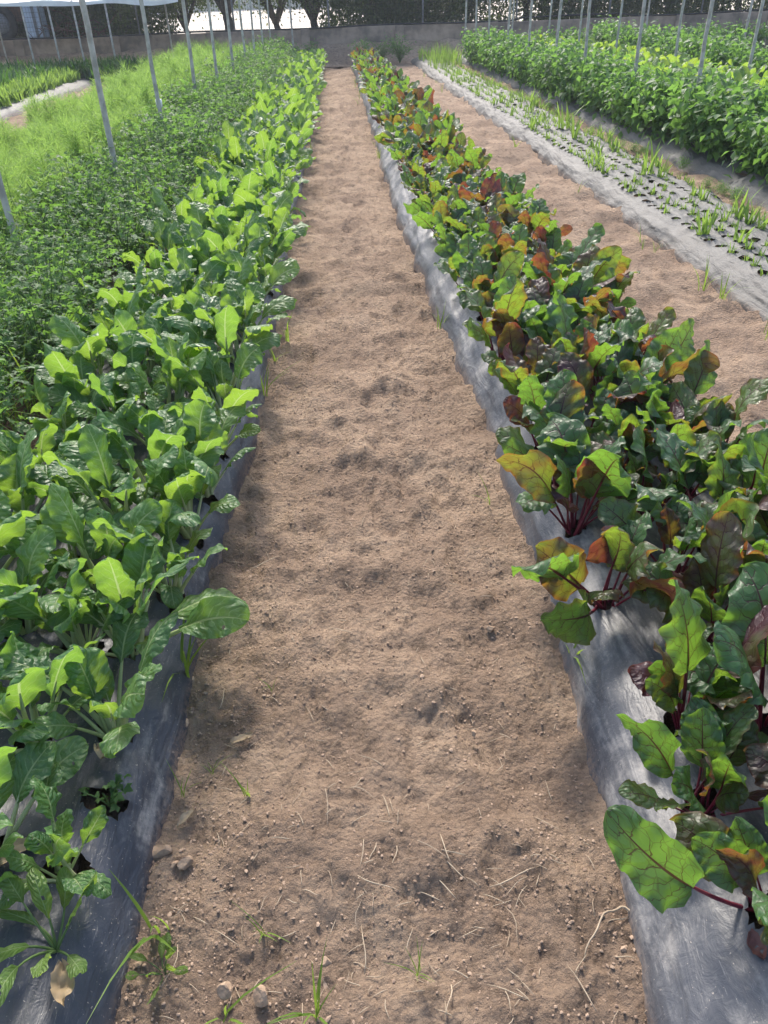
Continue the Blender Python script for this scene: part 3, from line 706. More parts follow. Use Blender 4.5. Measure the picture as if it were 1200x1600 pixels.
def leaf_variants(kind, seed, n, nv, nu, lb, w, ls, leafmat, stalkmat, wave=1.0):
    out = []; r = RS(seed)
    for k in range(n):
        f = k / (n - 1)
        a0 = R(4 + (36 if kind == 'beet' else 41) * f ** 1.1 + r.uniform(-3, 5)); a1 = a0 + R(r.uniform(15, 60) + 70 * f * r.rand() ** .7)
        bl, stl = leaf_shape(kind, seed * 7 + k, a0, a1, ls * r.uniform(.75, 1.2), lb * r.uniform(.78, 1.15), w * r.uniform(.82, 1.15), nv, nu, wave)
        out.append((bl, stl))
    return out
def finish(vs, kind, leafmat, stalkmat):
    sep = []; comb = []
    for bl, stl in vs:
        a = Acc(); a.add(*bl); b = Acc(); b.add(*stl)
        sep.append((a.mesh(kind + '_blade', [leafmat]), b.mesh(kind + '_stalk', [stalkmat])))
        c = Acc(); c.add(*bl, 0.0, 0); c.add(*stl, 0.0, 1); comb.append(c.mesh(kind + '_leaf', [leafmat, stalkmat]))
    return sep, comb
NV = 16
chard_hi = finish(leaf_variants('chard', 5, NV, 26, 10, .172, .052, .13, M_CHARD, M_CSTALK), 'chard', M_CHARD, M_CSTALK)
beet_hi = finish(leaf_variants('beet', 9, NV, 26, 12, .175, .060, .15, M_BEET, M_BSTALK, 1.05), 'beet', M_BEET, M_BSTALK)
chard_lo_s = leaf_variants('chard', 6, NV, 9, 6, .172, .052, .13, M_CHARD, M_CSTALK)
beet_lo_s = leaf_variants('beet', 8, NV, 9, 6, .175, .060, .15, M_BEET, M_BSTALK, .9)
chard_lo = finish(chard_lo_s, 'chard', M_CHARD, M_CSTALK); beet_lo = finish(beet_lo_s, 'beet', M_BEET, M_BSTALK)
def merged_plant(name, vs, leafmat, stalkmat, seed, nl, sc=1.0):
    r = RS(seed); a = Acc(); az0 = r.uniform(0, 6.28)
    for k in range(nl):
        i = int(np.clip(len(vs) * (k + r.rand()) / nl, 0, len(vs) - 1)); z = az0 + k * 2.4 + r.normal(0, .25); s_ = sc * r.uniform(.75, 1.1)
        for part, mi in ((0, 0), (1, 1)):
            V, F, U = vs[i][part]; a.add(rotz(V * s_, z), F, U, r.rand(), mi)
    return a.mesh(name, [leafmat, stalkmat])
chard_far = [merged_plant('chard_plant', chard_lo_s, M_CHARD, M_CSTALK, 40 + k, 13) for k in range(6)]
beet_far = [merged_plant('beet_plant', beet_lo_s, M_BEET, M_BSTALK, 60 + k, 9) for k in range(6)]
lett_far = [merged_plant('bright_plant', chard_lo_s, M_LETT, M_CSTALK, 80 + k, 11) for k in range(6)]

ROWS_C = ['in the row edging the path', 'in the second row from the path', 'in the third row from the path', 'in the row along the herbs']
ROWS_B = ['in the row edging the main path', 'in the second row from the main path', 'in the third row from the main path', 'in the row on the side away from the path']
def broad_plants(pos, name, noun, rows, hi, lo, far, zbase, seed, nl_range, scale):
    for n, (x, y, row, k) in enumerate(pos):
        r = RS(seed * 1000 + n)
        if k < 12:
            kk = k + (1 if name == 'chard_plant' and row == 0 else 0)
            label = f'{ORD[kk]} {noun} plant from the camera {rows[row]}'; grp = f'{noun} plants in the planted bed'
        else:
            label = f'{noun} plant beyond the twelfth {rows[row]}'; grp = f'far {noun} plants {rows[row]}'
        sc = scale * r.uniform(.88, 1.14) * (1.14 if noun == 'beet' and 1.3 < y < 4.2 else 1.0) * (0.9 if y < 1.3 else 1.0) * (0.72 if k == -1 else 1)
        if y > 14.5:
            o = ob(name, far[n % len(far)], None, (x, y, zbase - .02), (0, 0, r.uniform(0, 6.28)), sc); tag(o, label, noun + ' plant', grp); continue
        t = thing(name, label, noun + ' plant', (x, y, zbase - .02), (0, 0, 0), grp)
        nl = r.randint(*nl_range) - (2 if y < 1.0 and noun == 'chard' else 0); az0 = r.uniform(0, 6.28)
        for j in range(nl):
            i = int(np.clip(NV * (j + r.rand() * .9) / nl, 0, NV - 1)); zr = az0 + j * 2.399 + r.normal(0, .22)
            s_ = sc * r.uniform(.62, 1.18); tl = r.normal(0, .13)
            off = .012 + .010 * r.rand(); loc = (-math.sin(zr) * off, math.cos(zr) * off, 0)
            if y < 4.2:
                bl = ob('leaf', hi[0][i][0], t, loc, (tl, r.normal(0, .30 if noun == 'beet' else .20), zr), s_); ob('stalk', hi[0][i][1], bl)
            elif y < 7.5: ob('leaf', hi[1][i], t, loc, (tl, r.normal(0, .30 if noun == 'beet' else .20), zr), s_)
            else: ob('leaf', lo[1][i], t, loc, (tl, r.normal(0, .30 if noun == 'beet' else .20), zr), s_)
broad_plants(chard_pos, 'chard_plant', 'chard', ROWS_C, chard_hi, chard_lo, chard_far, HGT['chard'], 3, (12, 16), 1.0)
broad_plants(beet_pos, 'beet_plant', 'beet', ROWS_B, beet_hi, beet_lo, beet_far, HGT['beet'], 5, (10, 14), .86)

def extra_leaf(plant, kind, idx, az_, tilt, s_, roll=0.0, own=None):
    hi = chard_hi if kind == 'chard' else beet_hi
    bl = ob('leaf', hi[0][idx][0], plant, (-math.sin(az_) * .015, math.cos(az_) * .015, 0), (tilt, roll, az_), s_)
    if own:
        bl.data = bl.data.copy(); bl.data.materials[0] = own
    ob('stalk', hi[0][idx][1], bl)
def nearest(stem_, x, y):
    return min((o for o in COL.objects if o.type == 'EMPTY' and o.name.startswith(stem_)), key=lambda o: (o.location.x - x) ** 2 + (o.location.y - y) ** 2)
p = nearest('beet_plant', .64, .69)
extra_leaf(p, 'beet', 8, R(30), .05, 1.2, -.95, M_BEET_G); extra_leaf(p, 'beet', 3, R(-40), .1, 1.1); extra_leaf(p, 'beet', 5, R(-120), .0, 1.1)
p = nearest('beet_plant', .64, 1.10); extra_leaf(p, 'beet', 6, R(-75), .0, 1.2); extra_leaf(p, 'beet', 2, R(30), .1, 1.15)
p = nearest('beet_plant', .85, 1.07); extra_leaf(p, 'beet', 4, R(20), .0, 1.3); extra_leaf(p, 'beet', 7, R(100), .0, 1.2)
p = nearest('chard_plant', -.58, 1.48); extra_leaf(p, 'chard', 13, R(-70), -.15, 1.3, .3); extra_leaf(p, 'chard', 15, R(-105), -.2, 1.1)

# bright row behind the basil, dark and bright rows at the far corner
r = RS(77); n = 0
for row in range(5):
    y = 7.5
    while y < 20.8 and n < 290:
        x = 4.28 + row * .33 - .036 * y + r.normal(0, .03)
        o = ob('bright_leafy_plant', lett_far[n % 6], None, (x, y, .10), (0, 0, r.uniform(0, 6.28)), 1.38 * r.uniform(.9, 1.15))
        tag(o, 'bright yellow green leafy plant in the bed behind the basil hedge', 'leaf vegetable', 'leafy plants behind the basil hedge'); n += 1; y += .26
def upright(seed, n, h, w, spread, lean, mat, name, segs=4):
    rr = RS(seed); a = Acc()
    for k in range(n):
        az_ = rr.uniform(0, 6.28); L = h * rr.uniform(.6, 1.1); ln = lean * rr.uniform(.3, 1.4); q = np.linspace(0, 1, segs + 1)
        d = np.array([math.cos(az_), math.sin(az_)]); b = rr.normal(0, spread, 2)
        out_ = ln * L * q ** 1.7
        C = np.stack([b[0] + d[0] * out_, b[1] + d[1] * out_, L * q * (1 - .28 * ln * q)], 1)
        ww = w * rr.uniform(.7, 1.2) * np.array([.7, 1, .95, .6, .08])[:segs + 1] if segs == 4 else w * np.linspace(1, .1, segs + 1)
        sd_ = np.array([-d[1], d[0], 0]); V = np.concatenate([C - sd_ * ww[:, None] / 2, C + np.array([0, 0, -.12]) * ww[:, None], C + sd_ * ww[:, None] / 2])
        m1 = segs + 1; F = [(i, i + m1, i + m1 + 1, i + 1) for i in range(segs)] + [(i + m1, i + 2 * m1, i + 2 * m1 + 1, i + m1 + 1) for i in range(segs)]
        a.add(V, F, None, rr.rand())
    return a.mesh(name, [mat])
M_DARKROW = leaf_mat('dark_row_leaf', (0.028, 0.075, 0.026), (0.05, 0.11, 0.035), (0.12, 0.28, 0.03), .36, .4)
dk = [upright(200 + k, 70, .42, .035, .10, .7, M_DARKROW, 'dark_row_plant') for k in range(4)]
n = 0
for x in np.arange(-9.0, -6.3, .38):
    for y in np.arange(14.5, 21.0, .4):
        o = ob('dark_leafy_plant', dk[n % 4], None, (x + r.normal(0, .05), y + r.normal(0, .05), .03), (0, 0, r.uniform(0, 6)), r.uniform(.85, 1.2)); n += 1
        tag(o, 'dark green strap leaved plant in the corner block by the wall', 'leaf vegetable', 'dark leafy plants at the far corner')
for x in np.arange(-6.2, -4.1, .36):
    for y in np.arange(19.6, 21.3, .4):
        o = ob('dark_leafy_plant', dk[n % 4], None, (x + r.normal(0, .05), y + r.normal(0, .05), .03), (0, 0, r.uniform(0, 6)), r.uniform(.85, 1.2)); n += 1
        tag(o, 'dark green strap leaved plant in the corner block by the wall', 'leaf vegetable', 'dark leafy plants at the far corner')
lt = [upright(220 + k, 34, .24, .035, .05, .5, M_SHOOT, 'bright_row_plant') for k in range(4)]
for x in (-6.05, -5.72):
    for y in np.arange(11.0, 19.5, .26):
        o = ob('young_leafy_plant', lt[n % 4], None, (x + r.normal(0, .03), y, .09), (0, 0, r.uniform(0, 6)), r.uniform(.85, 1.25)); n += 1
        tag(o, 'young light green plant in the short row beyond the fennel', 'leaf vegetable', 'young plants beyond the fennel')

# ------------------------------------------------------------------ parsley, fennel, basil
def small_leaf_plant(seed, nst, h, spread, nleaf, size, mat, lobes=3, name='foliage', dome=.5, wr=.34):
    rr = RS(seed); a = Acc(); st = Acc()
    tops = []
    for k in range(nst):
        az_ = rr.uniform(0, 6.28); L = h * rr.uniform(.55, 1.1); ln = rr.rand() ** .6 * spread
        q = np.linspace(0, 1, 5)
        P = np.stack([math.cos(az_) * ln * q ** 1.3, math.sin(az_) * ln * q ** 1.3, L * (q - .18 * q ** 3 * (ln / spread))], 1)
        st.add(*tube(P, np.linspace(.0032, .0014, 5), 4, False)[:2]); tops.append(P)
    per = nleaf // nst
    for P in tops:
        t = np.sqrt(rr.uniform(dome * dome, 1, per)); b = np.stack([np.interp(t, np.linspace(0, 1, 5), P[:, c]) for c in range(3)], 1)
        b += rr.normal(0, 1, (per, 3)) * np.array([.045, .045, .03]) * (h / .4)
        for c in b:
            hd = rr.uniform(0, 6.28); pit = rr.normal(.15 if lobes > 1 else -.45, .5); s_ = size * rr.uniform(.6, 1.3)
            f = np.array([math.cos(hd) * math.cos(pit), math.sin(hd) * math.cos(pit), math.sin(pit)]); sd_ = np.array([-math.sin(hd), math.cos(hd), 0])
            rl = rr.normal(0, .5); up = np.cross(sd_, f) * -1; sd_ = sd_ * math.cos(rl) + up * math.sin(rl); up = np.cross(f, sd_)
            rv = rr.rand()
            for l in range(lobes):
                an = (l - (lobes - 1) / 2) * 1.0
                g_ = f * math.cos(an) + sd_ * math.sin(an); e_ = -f * math.sin(an) + sd_ * math.cos(an); ls = s_ * (1 if l == lobes // 2 else .8)
                V = np.array([c, c + g_ * ls * .45 + e_ * ls * wr + up * ls * .10, c + g_ * ls - up * ls * .12, c + g_ * ls * .45 - e_ * ls * wr + up * ls * .10, c + g_ * ls * .5])
                a.add(V, [(0, 4, 1, -1), (4, 2, 1, -1), (0, 3, 4, -1), (3, 2, 4, -1)], None, rv)
    V = np.concatenate(a.V); F = np.concatenate(a.F)[:, :3]
    return mk(name, V, F, [mat], None, np.concatenate(a.R), True), st.mesh('stems', [M_STEM])
def bushes(pos, variants, name, label_fn, cat, grp, sc, z):
    for n, (x, y) in enumerate(pos):
        rr = RS(n * 13 + len(name)); fo, stm = variants[n % len(variants)]
        k_ = sc * rr.uniform(.85, 1.15) * (1 + .32 * float(vnoise(np.array([x * 1.3]), np.array([y * .9]), 8)[0]) if name in ('fennel_plant', 'parsley_plant') else 1)
        lb = label_fn(n, x, y); g2 = grp
        if isinstance(lb, tuple): lb, g2 = lb
        t = thing(name, lb, cat, (x, y, z), (0, 0, rr.uniform(0, 6.28)), g2, k_)
        tag(ob('foliage', fo, t), kind='stuff'); tag(ob('stems', stm, t), kind='stuff')
pv = [small_leaf_plant(300 + k, 44, .46, .25, 720, .028, M_PARS, 3, dome=.3, wr=.22) for k in range(5)]
pos = []
for row in range(3):
    y = 2.5 + .1 * row
    while y < 21.3: pos.append((-1.42 - row * .25 + r.normal(0, .04), y + r.normal(0, .06))); y += .38
def herb_label(n, x, y):
    row = int(np.clip(round((-1.42 - x) / .25), 0, 2)); w = ['touching the chard bed', 'midway between chard and fennel', 'touching the fennel block'][row]
    return f'parsley plant in the tangled herb row {w}', f'parsley plants {w}'
def fennel_label(n, x, y):
    row = int(np.clip(round((-2.20 - x) / .27), 0, 4)); w = ['nearest the poles', 'second from the poles', 'third from the poles', 'fourth from the poles', 'on the bare soil side'][row]
    return f'feathery pale green fennel plant in the row {w}', f'fennel plants in the row {w}'
bushes(pos, pv, 'parsley_plant', herb_label, 'herb plant', 'parsley plants beside the chard', 1.2, .03)

def fennel(seed):
    rr = RS(seed); V = []; st = Acc()
    for k in range(22):
        az_ = rr.uniform(0, 6.28); L = .54 * rr.uniform(.6, 1.1); ln = rr.rand() ** .7 * .26; q = np.linspace(0, 1, 7)
        P = np.stack([math.cos(az_) * ln * q ** 1.2, math.sin(az_) * ln * q ** 1.2, L * q - .12 * q ** 3 * ln / .26], 1)
        st.add(*tube(P, np.linspace(.004, .001, 7), 4, False)[:2])
        nh = 150; t = rr.uniform(.28, 1, nh); b = np.stack([np.interp(t, q, P[:, c]) for c in range(3)], 1)
        d = rr.normal(0, 1, (nh, 3)); d[:, 2] = np.abs(d[:, 2]) * .7 + .25; d /= np.linalg.norm(d, axis=1)[:, None]
        ln_ = rr.uniform(.05, .13, nh)[:, None]; b2 = b + d * ln_ * .5; e = b + d * ln_ + rr.normal(0, .012, (nh, 3))
        sd_ = np.cross(d, rr.normal(0, 1, (nh, 3))); sd_ /= np.linalg.norm(sd_, axis=1)[:, None]
        w_ = .0016
        V.append(np.stack([b - sd_ * w_, b + sd_ * w_, b2 + sd_ * w_, b2 - sd_ * w_], 1)); V.append(np.stack([b2 - sd_ * w_, b2 + sd_ * w_, e + sd_ * w_ * .4, e - sd_ * w_ * .4], 1))
    V = np.concatenate(V); n_ = len(V)
    return mk('foliage', V.reshape(-1, 3), np.arange(4 * n_).reshape(n_, 4), [M_FENN], None, np.repeat(rr.rand(n_), 4), False), st.mesh('stems', [M_STEM])
fv = [fennel(400 + k) for k in range(4)]
pos = []
for row in range(5):
    y = 4.6 + .15 * (row % 2) + max(0, row - 1) * .55
    while y < 20.6: pos.append((-2.20 - row * .27 + .018 * max(y - 9, 0) * (row > 1) + r.normal(0, .05), y + r.normal(0, .05))); y += .37
pos = sorted(pos, key=lambda p: p[1])[:300]
bushes(pos, fv, 'fennel_plant', fennel_label, 'fennel plant', 'fennel plants left of the poles', 1.0, .04)

bv = [small_leaf_plant(500 + k, 22, 0.60, .25, 420, .084, M_BASIL, 1, dome=.12, wr=.30) for k in range(5)]
pos = []
for row in range(2):
    y = 5.0 + .1 * row
    while y < 20.4: pos.append((3.62 + row * .33 - .036 * y + r.normal(0, .03), y + r.normal(0, .04), row)); y += .33
bushes([(p[0], p[1]) for p in pos], bv, 'basil_plant', lambda n, x, y: (('bushy basil plant on the path face of the tall hedge', 'basil plants on the path face') if x < 3.78 - .036 * y else ('bushy basil plant in the inner row of the tall hedge', 'basil plants in the inner row')), 'basil plant', 'basil plants in the tall hedge', 1.0, .10)
pos = []
for row in range(2):
    y = 10.0 + .1 * row
    while y < 20.6: pos.append((6.35 + row * .42 - .036 * y + r.normal(0, .03), y)); y += .38
bushes(pos, bv, 'hedge_plant', lambda n, x, y: 'dark green bushy plant in the second hedge before the wall', 'bush', 'bushes of the second hedge', 1.12, .05)
pos = [(x + r.normal(0, .05), 20.6 + r.normal(0, .15)) for x in np.arange(4.2, 12, .42)]
bushes(pos, bv, 'hedge_plant', lambda n, x, y: 'shaded bushy plant in the cross row along the far wall', 'bush', 'bushes along the far wall', .95, .05)
pos = [(-1.1 + r.normal(0, .06), 21.5), (-.75, 21.75), (.5, 21.4), (.95, 21.5), (1.35, 21.2), (-1.5, 21.9)]
bushes(pos, pv, 'wall_weed', lambda n, x, y: 'dark weedy plant at the shaded foot of the far wall', 'weed', 'weeds at the foot of the wall', 1.2, .03)

# ------------------------------------------------------------------ seedlings in the silver bed
sv = [upright(600 + k, 8 + k, .14, .012, .014, .55, M_SHOOT, 'seedling_shape') for k in range(6)]
tv_ = [upright(640 + k, 8, .42, .014, .03, .4, M_SHOOT, 'leek_shape') for k in range(3)]
n = 0; extra = []; rest = []
for x, y, row in sorted(onion_pos, key=lambda p: p[1]):
    rr = RS(int(x * 7919 + y * 104729) & 0xffff)
    if y > 18.2:
        if rr.rand() < .45: continue
        o = ob('leek_plant', tv_[n % 3], None, (x, y, HGT['onion']), (0, 0, rr.uniform(0, 6)), rr.uniform(.7, 1.0)); tag(o, 'tall strap leaved leek at the wall end of the silver bed', 'leek', 'tall leeks at the wall end'); n += 1; continue
    if rr.rand() < .10: continue
    if len(extra) < 300:
        s_ = rr.uniform(.3, .8) if rr.rand() < .75 else rr.uniform(.9, 1.6)
        o = ob('seedling', sv[rr.randint(0, 6)], None, (x, y, HGT['onion'] - .025), (0, 0, rr.uniform(0, 6)), s_); extra.append(o)
        tag(o, 'small light green seedling in a hole of the silver plastic', 'seedling', 'seedlings in the silver bed')
    else: rest.append((x, y, rr.uniform(0, 6), rr.uniform(.4, 1.1), rr.randint(0, 6)))
if rest:
    a = Acc()
    for x, y, rz, s_, k in rest:
        me = sv[k]; V = np.zeros(len(me.vertices) * 3); me.vertices.foreach_get('co', V); F = np.array([tuple(p.vertices) for p in me.polygons])
        a.add(rotz(V.reshape(-1, 3), rz) * s_ + np.array([x, y, HGT['onion'] - .025]), F, None, (x * 7.7) % 1)
    tag(ob('seedlings', a.mesh('seedlings', [M_SHOOT])), 'farther small seedlings of the silver plastic bed', None, None, 'stuff')
for x, y, s_ in [(2.28, 8.8, 2.2), (2.35, 9.6, 2.4), (2.42, 7.0, 2.2), (2.5, 5.4, 1.8), (2.3, 11.2, 2.1), (2.6, 4.7, 2.0)]:
    o = ob('tall_seedling', sv[1], None, (x + .12, y, HGT['onion'] - .02), (0, 0, y), s_)
    tag(o, 'tall bright shoot standing above the other seedlings on silver plastic', 'seedling', 'tall shoots among the seedlings')

# ------------------------------------------------------------------ grass and weeds
gv = [upright(700 + k, 4 + k, .15, .005, .006, .8, M_GRASS, 'grass_tuft', 4) for k in range(5)]
gl = [upright(720 + k, 7, .42, .006, .02, 1.0, M_GRASS, 'tall_grass', 4) for k in range(3)]
spots = [(-0.45, 1.11, .5, 'small grass shoot beside the black plastic near a dry leaf'), (-0.30, 1.10, .55, 'small bright grass sprout on the bare path left of centre'),
         (-0.445, .80, 1.25, 'long bladed grass tuft against the black plastic by the stones'), (-0.24, .79, .5, 'thin bright grass shoot between the clods of the path'),
         (0.05, .70, .42, 'short bright grass stub among the straw on the path'), (.435, 2.23, .75, 'bright grass blades beside the right plastic edge near a footprint'),
         (.52, 1.46, 1.2, 'tall grass tuft leaning out from under the beet plastic'), (-.43, 3.2, 1.2, 'grass tuft at the left plastic edge beside the chard'),
         (-.50, 1.46, 1.5, 'long drooping grass hanging over the black plastic'), (-.14, .64, .8, 'grass blades at the near end of the path'),
         (-.30, .65, .9, 'grass blades beside the block shaped stone'), (-.39, 1.17, .35, 'tiny grass sprout near the pale chips'), (-.27, 1.42, .3, 'lone tiny yellow green sprout on the path'),
         (.63, 1.75, .7, 'grass blade standing on the beet plastic')]
for k, (x, y, s_, lb) in enumerate(spots):
    tag(ob('grass_tuft', gv[k % 5], None, (x, y, .0), (0, 0, k * 1.7), s_), lb, 'grass')
r = RS(31)
for k in range(46):
    y = 3.4 + 15 * r.rand() ** 1.4; sidep = r.randint(0, 4)
    x = [-.43, .44 - .017 * (y - 2), 2.14 - .029 * y, 1.5 - .028 * y][sidep] + r.normal(0, .03)
    tag(ob('grass_tuft', gv[k % 5], None, (x, y, .0), (0, 0, r.uniform(0, 6)), r.uniform(.6, 1.3)), 'small grass weed at the edge of a plastic bed further along', 'grass', 'grass weeds at the bed edges')
for k in range(110):
    x = -1.36 - .65 * r.rand(); y = 2.6 + 9 * r.rand()
    tag(ob('tall_grass', gl[k % 3], None, (x, y, .05), (0, 0, r.uniform(0, 6)), r.uniform(.8, 1.35)), 'long arching grass growing up through the parsley row', 'grass', 'long grasses among the parsley')
for k in range(40):
    y = 5.5 + 10 * r.rand(); x = 3.22 - .031 * y + r.normal(0, .07)
    tag(ob('weed_tuft', [pv[k % 5][0], gv[k % 5]][k % 2], None, (x, y, .0), (0, 0, r.uniform(0, 6)), [.28, .6][k % 2] * r.uniform(.7, 1.2)), 'low weed on the soil strip between silver bed and basil hedge', 'weed', 'weeds in the strip before the basil')

hz = bpy.data.materials.new('haze'); hz.use_nodes = True; hn = hz.node_tree
hn.nodes.remove(hn.nodes['Principled BSDF']); pvn = hn.nodes.new('ShaderNodeVolumePrincipled')
pvn.inputs['Density'].default_value = 0.0014; pvn.inputs['Color'].default_value = (0.86, 0.93, 1.0, 1); pvn.inputs['Anisotropy'].default_value = 0.3
hn.links.new(pvn.outputs[0], hn.nodes['Material Output'].inputs['Volume'])
a = Acc(); V, F = box(180, 150, 10); a.add(V, F); ho = ob('haze', a.mesh('haze', [hz], False), None, (0, 60, -1.1)); tag(ho, kind='stuff')

# small clover-like weeds in the plant holes and the pale weed at the near end of the chard bed
cv = [small_leaf_plant(800 + k, 7, .07, .045, 28, .016, M_PARS, 3, dome=.7) for k in range(2)]
for (x, y, lb) in [(-.57, 1.03, 'small clover weed in the torn plastic hole near the chard'), (-.80, .70, 'small clover weed in the hole at the bed corner'), (.80, .86, 'small clover weed in the hole beside the beet')]:
    t = thing('clover_weed', lb, 'weed', (x, y, .095)); tag(ob('foliage', cv[0][0], t), kind='stuff'); tag(ob('stems', cv[0][1], t), kind='stuff')
def weed(name, label, x, y, z, sc, seed):
    rr = RS(seed); t = thing(name, label, 'weed', (x, y, z))
    for k in range(9):
        bl, stl = leaf_shape('chard', seed * 31 + k, R(20 + 50 * rr.rand()), R(60 + 40 * rr.rand()), .10 * rr.uniform(.5, 1.2), .075 * rr.uniform(.7, 1.3), .02, 14, 6, 1.0, 5)
        a = Acc(); a.add(*bl); lf = ob('leaf', a.mesh('weed_blade', [M_LETT]), t, (0, 0, 0), (0, 0, k * 2.4), sc)
        b = Acc(); b.add(*stl); ob('stalk', b.mesh('weed_stalk', [M_STEM]), lf)
weed('broadleaf_weed', 'pale broad leaved weed over the plastic at the near bed corner', -.59, .73, .11, .95, 5)
weed('broadleaf_weed', 'small broad leaved weed on the soil near the block stone', -.42, .73, .0, .4, 9)

# ------------------------------------------------------------------ stones, clods, straw, dead leaves
def ico(sub):
    import bmesh
    bm = bmesh.new(); bmesh.ops.create_icosphere(bm, subdivisions=sub, radius=1.0)
    V = np.array([v.co[:] for v in bm.verts]); F = np.array([[v.index for v in f.verts] for f in bm.faces]); bm.free(); return V, F
def rock(seed, sub, blocky=.35):
    V, F = ico(sub); rr = RS(seed)
    for k in range(15):                                 # chipped flat faces
        d = rr.normal(0, 1, 3); d /= np.linalg.norm(d); c = rr.uniform(.5, .78); p = V @ d
        V = V - np.maximum(p - c, 0)[:, None] * d
    return V + .05 * rr.normal(0, 1, V.shape) * (.2 if sub > 1 else 1), F
for k, (x, y, s_, lb) in enumerate([(-.47, .97, .028, 'brown angular stone touching the black plastic edge'), (-.415, .945, .02, 'smaller twin of two brown stones beside the plastic'), (-.44, .945, .014, 'small pale stone between the two brown stones'),
        (-.30, .69, .021, 'block shaped tan stone at the near end of the path'), (-.235, .68, .022, 'cracked grey brown stone right of the block stone'), (-.12, .73, .014, 'rounded stone on the path near the straw'),
        (.23, 1.24, .012, 'small stone in the footprint hollow'), (.33, 1.6, .013, 'small tan stone near the beet side of the path'), (-.48, 1.32, .016, 'pale whitish stone by the plastic edge'), (-.47, 1.36, .012, 'pale flint chip lying beside the whitish stone'), (.03, 2.0, .009, 'small round pebble on the trodden middle of the path')]):
    V, F = rock(900 + k, 3); V = V * np.array([1.0, .85, .8]) * s_
    a = Acc(); a.add(V, F); tag(ob('stone', a.mesh('stone', [M_STONE], False), None, (x, y, s_ * .45), (0, 0, k * 1.3)), lb, 'stone')
rr = RS(19); vs_ = [rock(950 + k, 1) for k in range(6)]
a = Acc()
for k in range(60000):
    y = .35 + 4.5 * rr.rand() ** 1.9; x = rr.uniform(-.5, .52)
    if rr.rand() > (.35 + .65 * min(1, abs(x) / .45)) * (1.0 if x < 0.1 or y > .9 else .7): continue
    s_ = .0012 + .0048 * rr.rand() ** 4
    if rr.rand() < .03: s_ *= 1.8
    V, F = vs_[k % 6]; V = V * np.array([1.0, rr.uniform(.6, 1.0), rr.uniform(.5, .9)])
    if vnoise(np.array([x * 6.0]), np.array([y * 6.0]), 77)[0] < rr.uniform(-.6, .22): continue
    a.add(rotz(V, rr.uniform(0, 6.28)) * s_ * np.array([1, 1, .8]) + np.array([x, y, 0]), F, None, rr.rand())
V = np.concatenate(a.V); F = np.concatenate(a.F)[:, :3]
nv_ = len(vs_[0][0]); cx_ = V.reshape(-1, nv_, 3).mean(1); V[:, 2] += np.repeat(pz(cx_[:, 0], cx_[:, 1]) + .0012, nv_)
M_CLOD = simple('soil_clods', (0.38, 0.275, 0.20), (0.22, 0.155, 0.113), 0.95, 9, spec=.1)
tag(ob('gravel', mk('gravel', V, F, [M_CLOD], None, None, False)), 'loose soil crumbs and small clods scattered over the path', None, None, 'stuff')

def straw_shape(rr, L, rad):
    q = np.linspace(0, 1, 6); b = rr.normal(0, .10) * L; b2 = rr.normal(0, .03) * L
    P = np.stack([L * (q - .5), b * (q - .5) ** 2 * 2 + b2 * np.sin(q * 6), .004 + .012 * L / .1 * np.sin(q * 3.14) * rr.rand()], 1)
    return tube(P, rad * np.array([.7, 1, 1, .9, .8, .4]), 5)
rr = RS(27); sm = []
for k in range(8):
    a = Acc(); a.add(*straw_shape(rr, rr.uniform(.04, .11), rr.uniform(.0007, .0014))); sm.append(a.mesh('straw', [M_STRAW]))
def gz(x, y): return float(pz(np.array([x]), np.array([y]))[0])
for k in range(70):
    if k < 34: x, y = rr.normal(.12, .13), .85 + rr.normal(0, .13)
    else: x, y = rr.uniform(-.42, .45), .65 + 2.2 * rr.rand() ** 1.6
    x = float(np.clip(x, -.42, .44)); y = max(y, .6)
    tag(ob('straw', sm[k % 8], None, (x, y, gz(x, y) + .002), (rr.normal(0, .08), rr.normal(0, .08), rr.uniform(0, 6.28)), rr.uniform(.5, 1.1)), 'dry straw stem lying loose on the bare soil path', 'straw', 'dry straws on the path')
a = Acc()
for k in range(500):
    x, y = rr.uniform(-.46, .48), .5 + 5 * rr.rand() ** 1.7
    V, F, U = straw_shape(rr, rr.uniform(.015, .045), .0009)
    a.add(rotz(V, rr.uniform(0, 6.28)) + np.array([x, y, gz(x, y)]), F)
tag(ob('litter', a.mesh('litter', [M_STRAW])), 'fine dry plant litter over the path', None, None, 'stuff')
q_ = np.linspace(0, 1, 14); P = np.stack([.355 + .12 * q_, .70 + .085 * np.sin(q_ * 2.0) ** .9 + .004 * np.sin(q_ * 17), .010 + .022 * np.sin(q_ * 3.1)], 1)
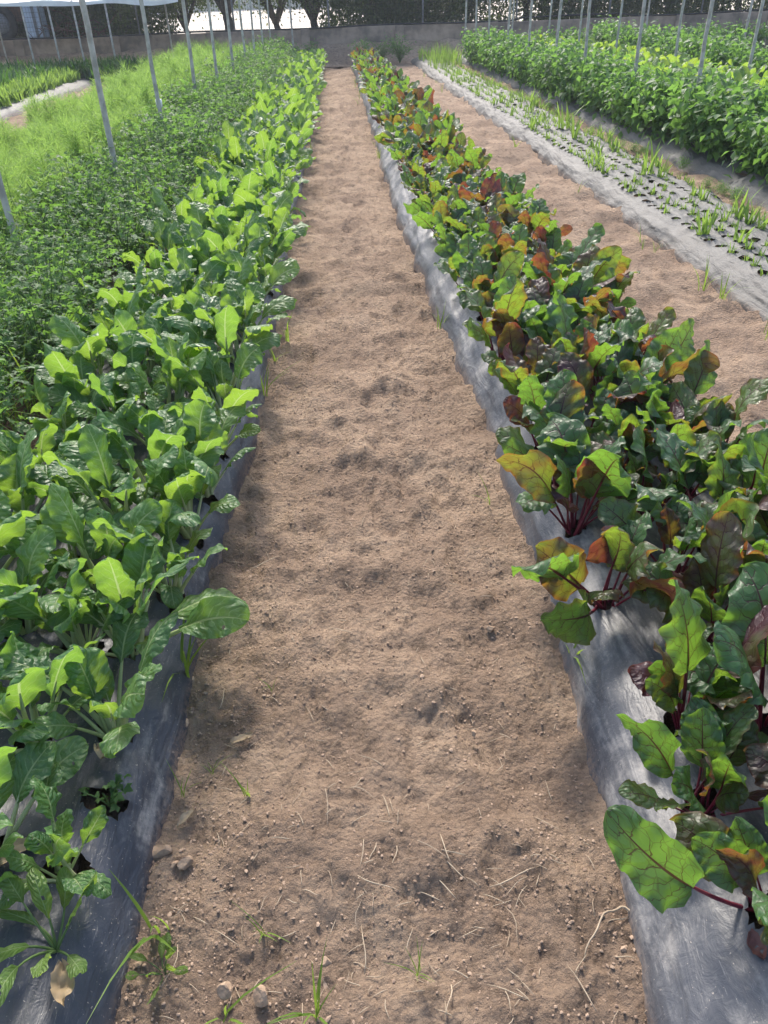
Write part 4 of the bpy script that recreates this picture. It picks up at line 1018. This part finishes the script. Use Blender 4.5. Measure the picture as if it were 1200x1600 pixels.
a = Acc(); a.add(*tube(P, np.linspace(.0013, .003, 14), 6)); tag(ob('dry_root', a.mesh('dry_root', [M_STRAW])), 'curved dry root arching out from the beet plastic edge', 'root')

def dead_leaf(name, label, x, y, z, L, W, mat, seed, rot):
    rr = RS(seed); nv, nu = 12, 8; vv = np.linspace(0, 1, nv + 1); uu = np.linspace(-1, 1, nu + 1); UU, VV = np.meshgrid(uu, vv)
    w = W * np.sin(np.pi * np.clip(VV * .96 + .02, 0, 1)) ** .8 * (1 + .5 * vnoise(VV * 6 + seed, UU * 1.5, 4))
    V = np.stack([UU * w, (VV - .5) * L, .4 * W * np.abs(UU) ** 1.5 + W * .5 * np.sin(VV * 5 + rr.rand() * 6) * (.3 + np.abs(UU)) * .5 + W * .75 * fbm(UU * 2.1 + seed, VV * 4.5, seed, 3) + W * .05 * rr.normal(0, 1, UU.shape)], -1).reshape(-1, 3)
    tag(ob(name, mk(name, V, grid_faces(nv + 1, nu + 1), [mat], np.stack([(UU + 1) / 2, VV], -1).reshape(-1, 2)), None, (x, y, z), (0, 0, rot)), label, 'dead leaf')
dead_leaf('dead_leaf', 'crumpled dark red dead leaf beside the nearest beet hole', .61, .635, .16, .045, .016, M_DEADR, 1, .1)
dead_leaf('dead_leaf', 'dry beige dead leaf at the near corner of the chard bed', -.55, .66, .135, .07, .022, M_DEAD, 2, .3)
dead_leaf('dead_leaf', 'pale curled dead leaf on plastic below the nearest chard', -.595, 1.13, .15, .05, .018, M_DEAD, 3, .9)
dead_leaf('dead_leaf', 'brown dead leaf on the black plastic by the frame edge', -.71, .90, .15, .09, .022, M_DEAD, 4, -.7)
dead_leaf('dead_leaf', 'wilted greenish leaf lying flat on the beet plastic', .575, 1.06, .16, .06, .026, M_WILT, 5, -1.1)
dead_leaf('dead_leaf', 'tan dead leaf on the soil near the grass shoot', -.43, 1.05, .012, .05, .009, M_DEAD, 6, -.6)
dead_leaf('dead_leaf', 'grey shrivelled leaf on the path left of centre', -.33, 1.26, .012, .06, .011, M_DEAD, 7, -1.0)
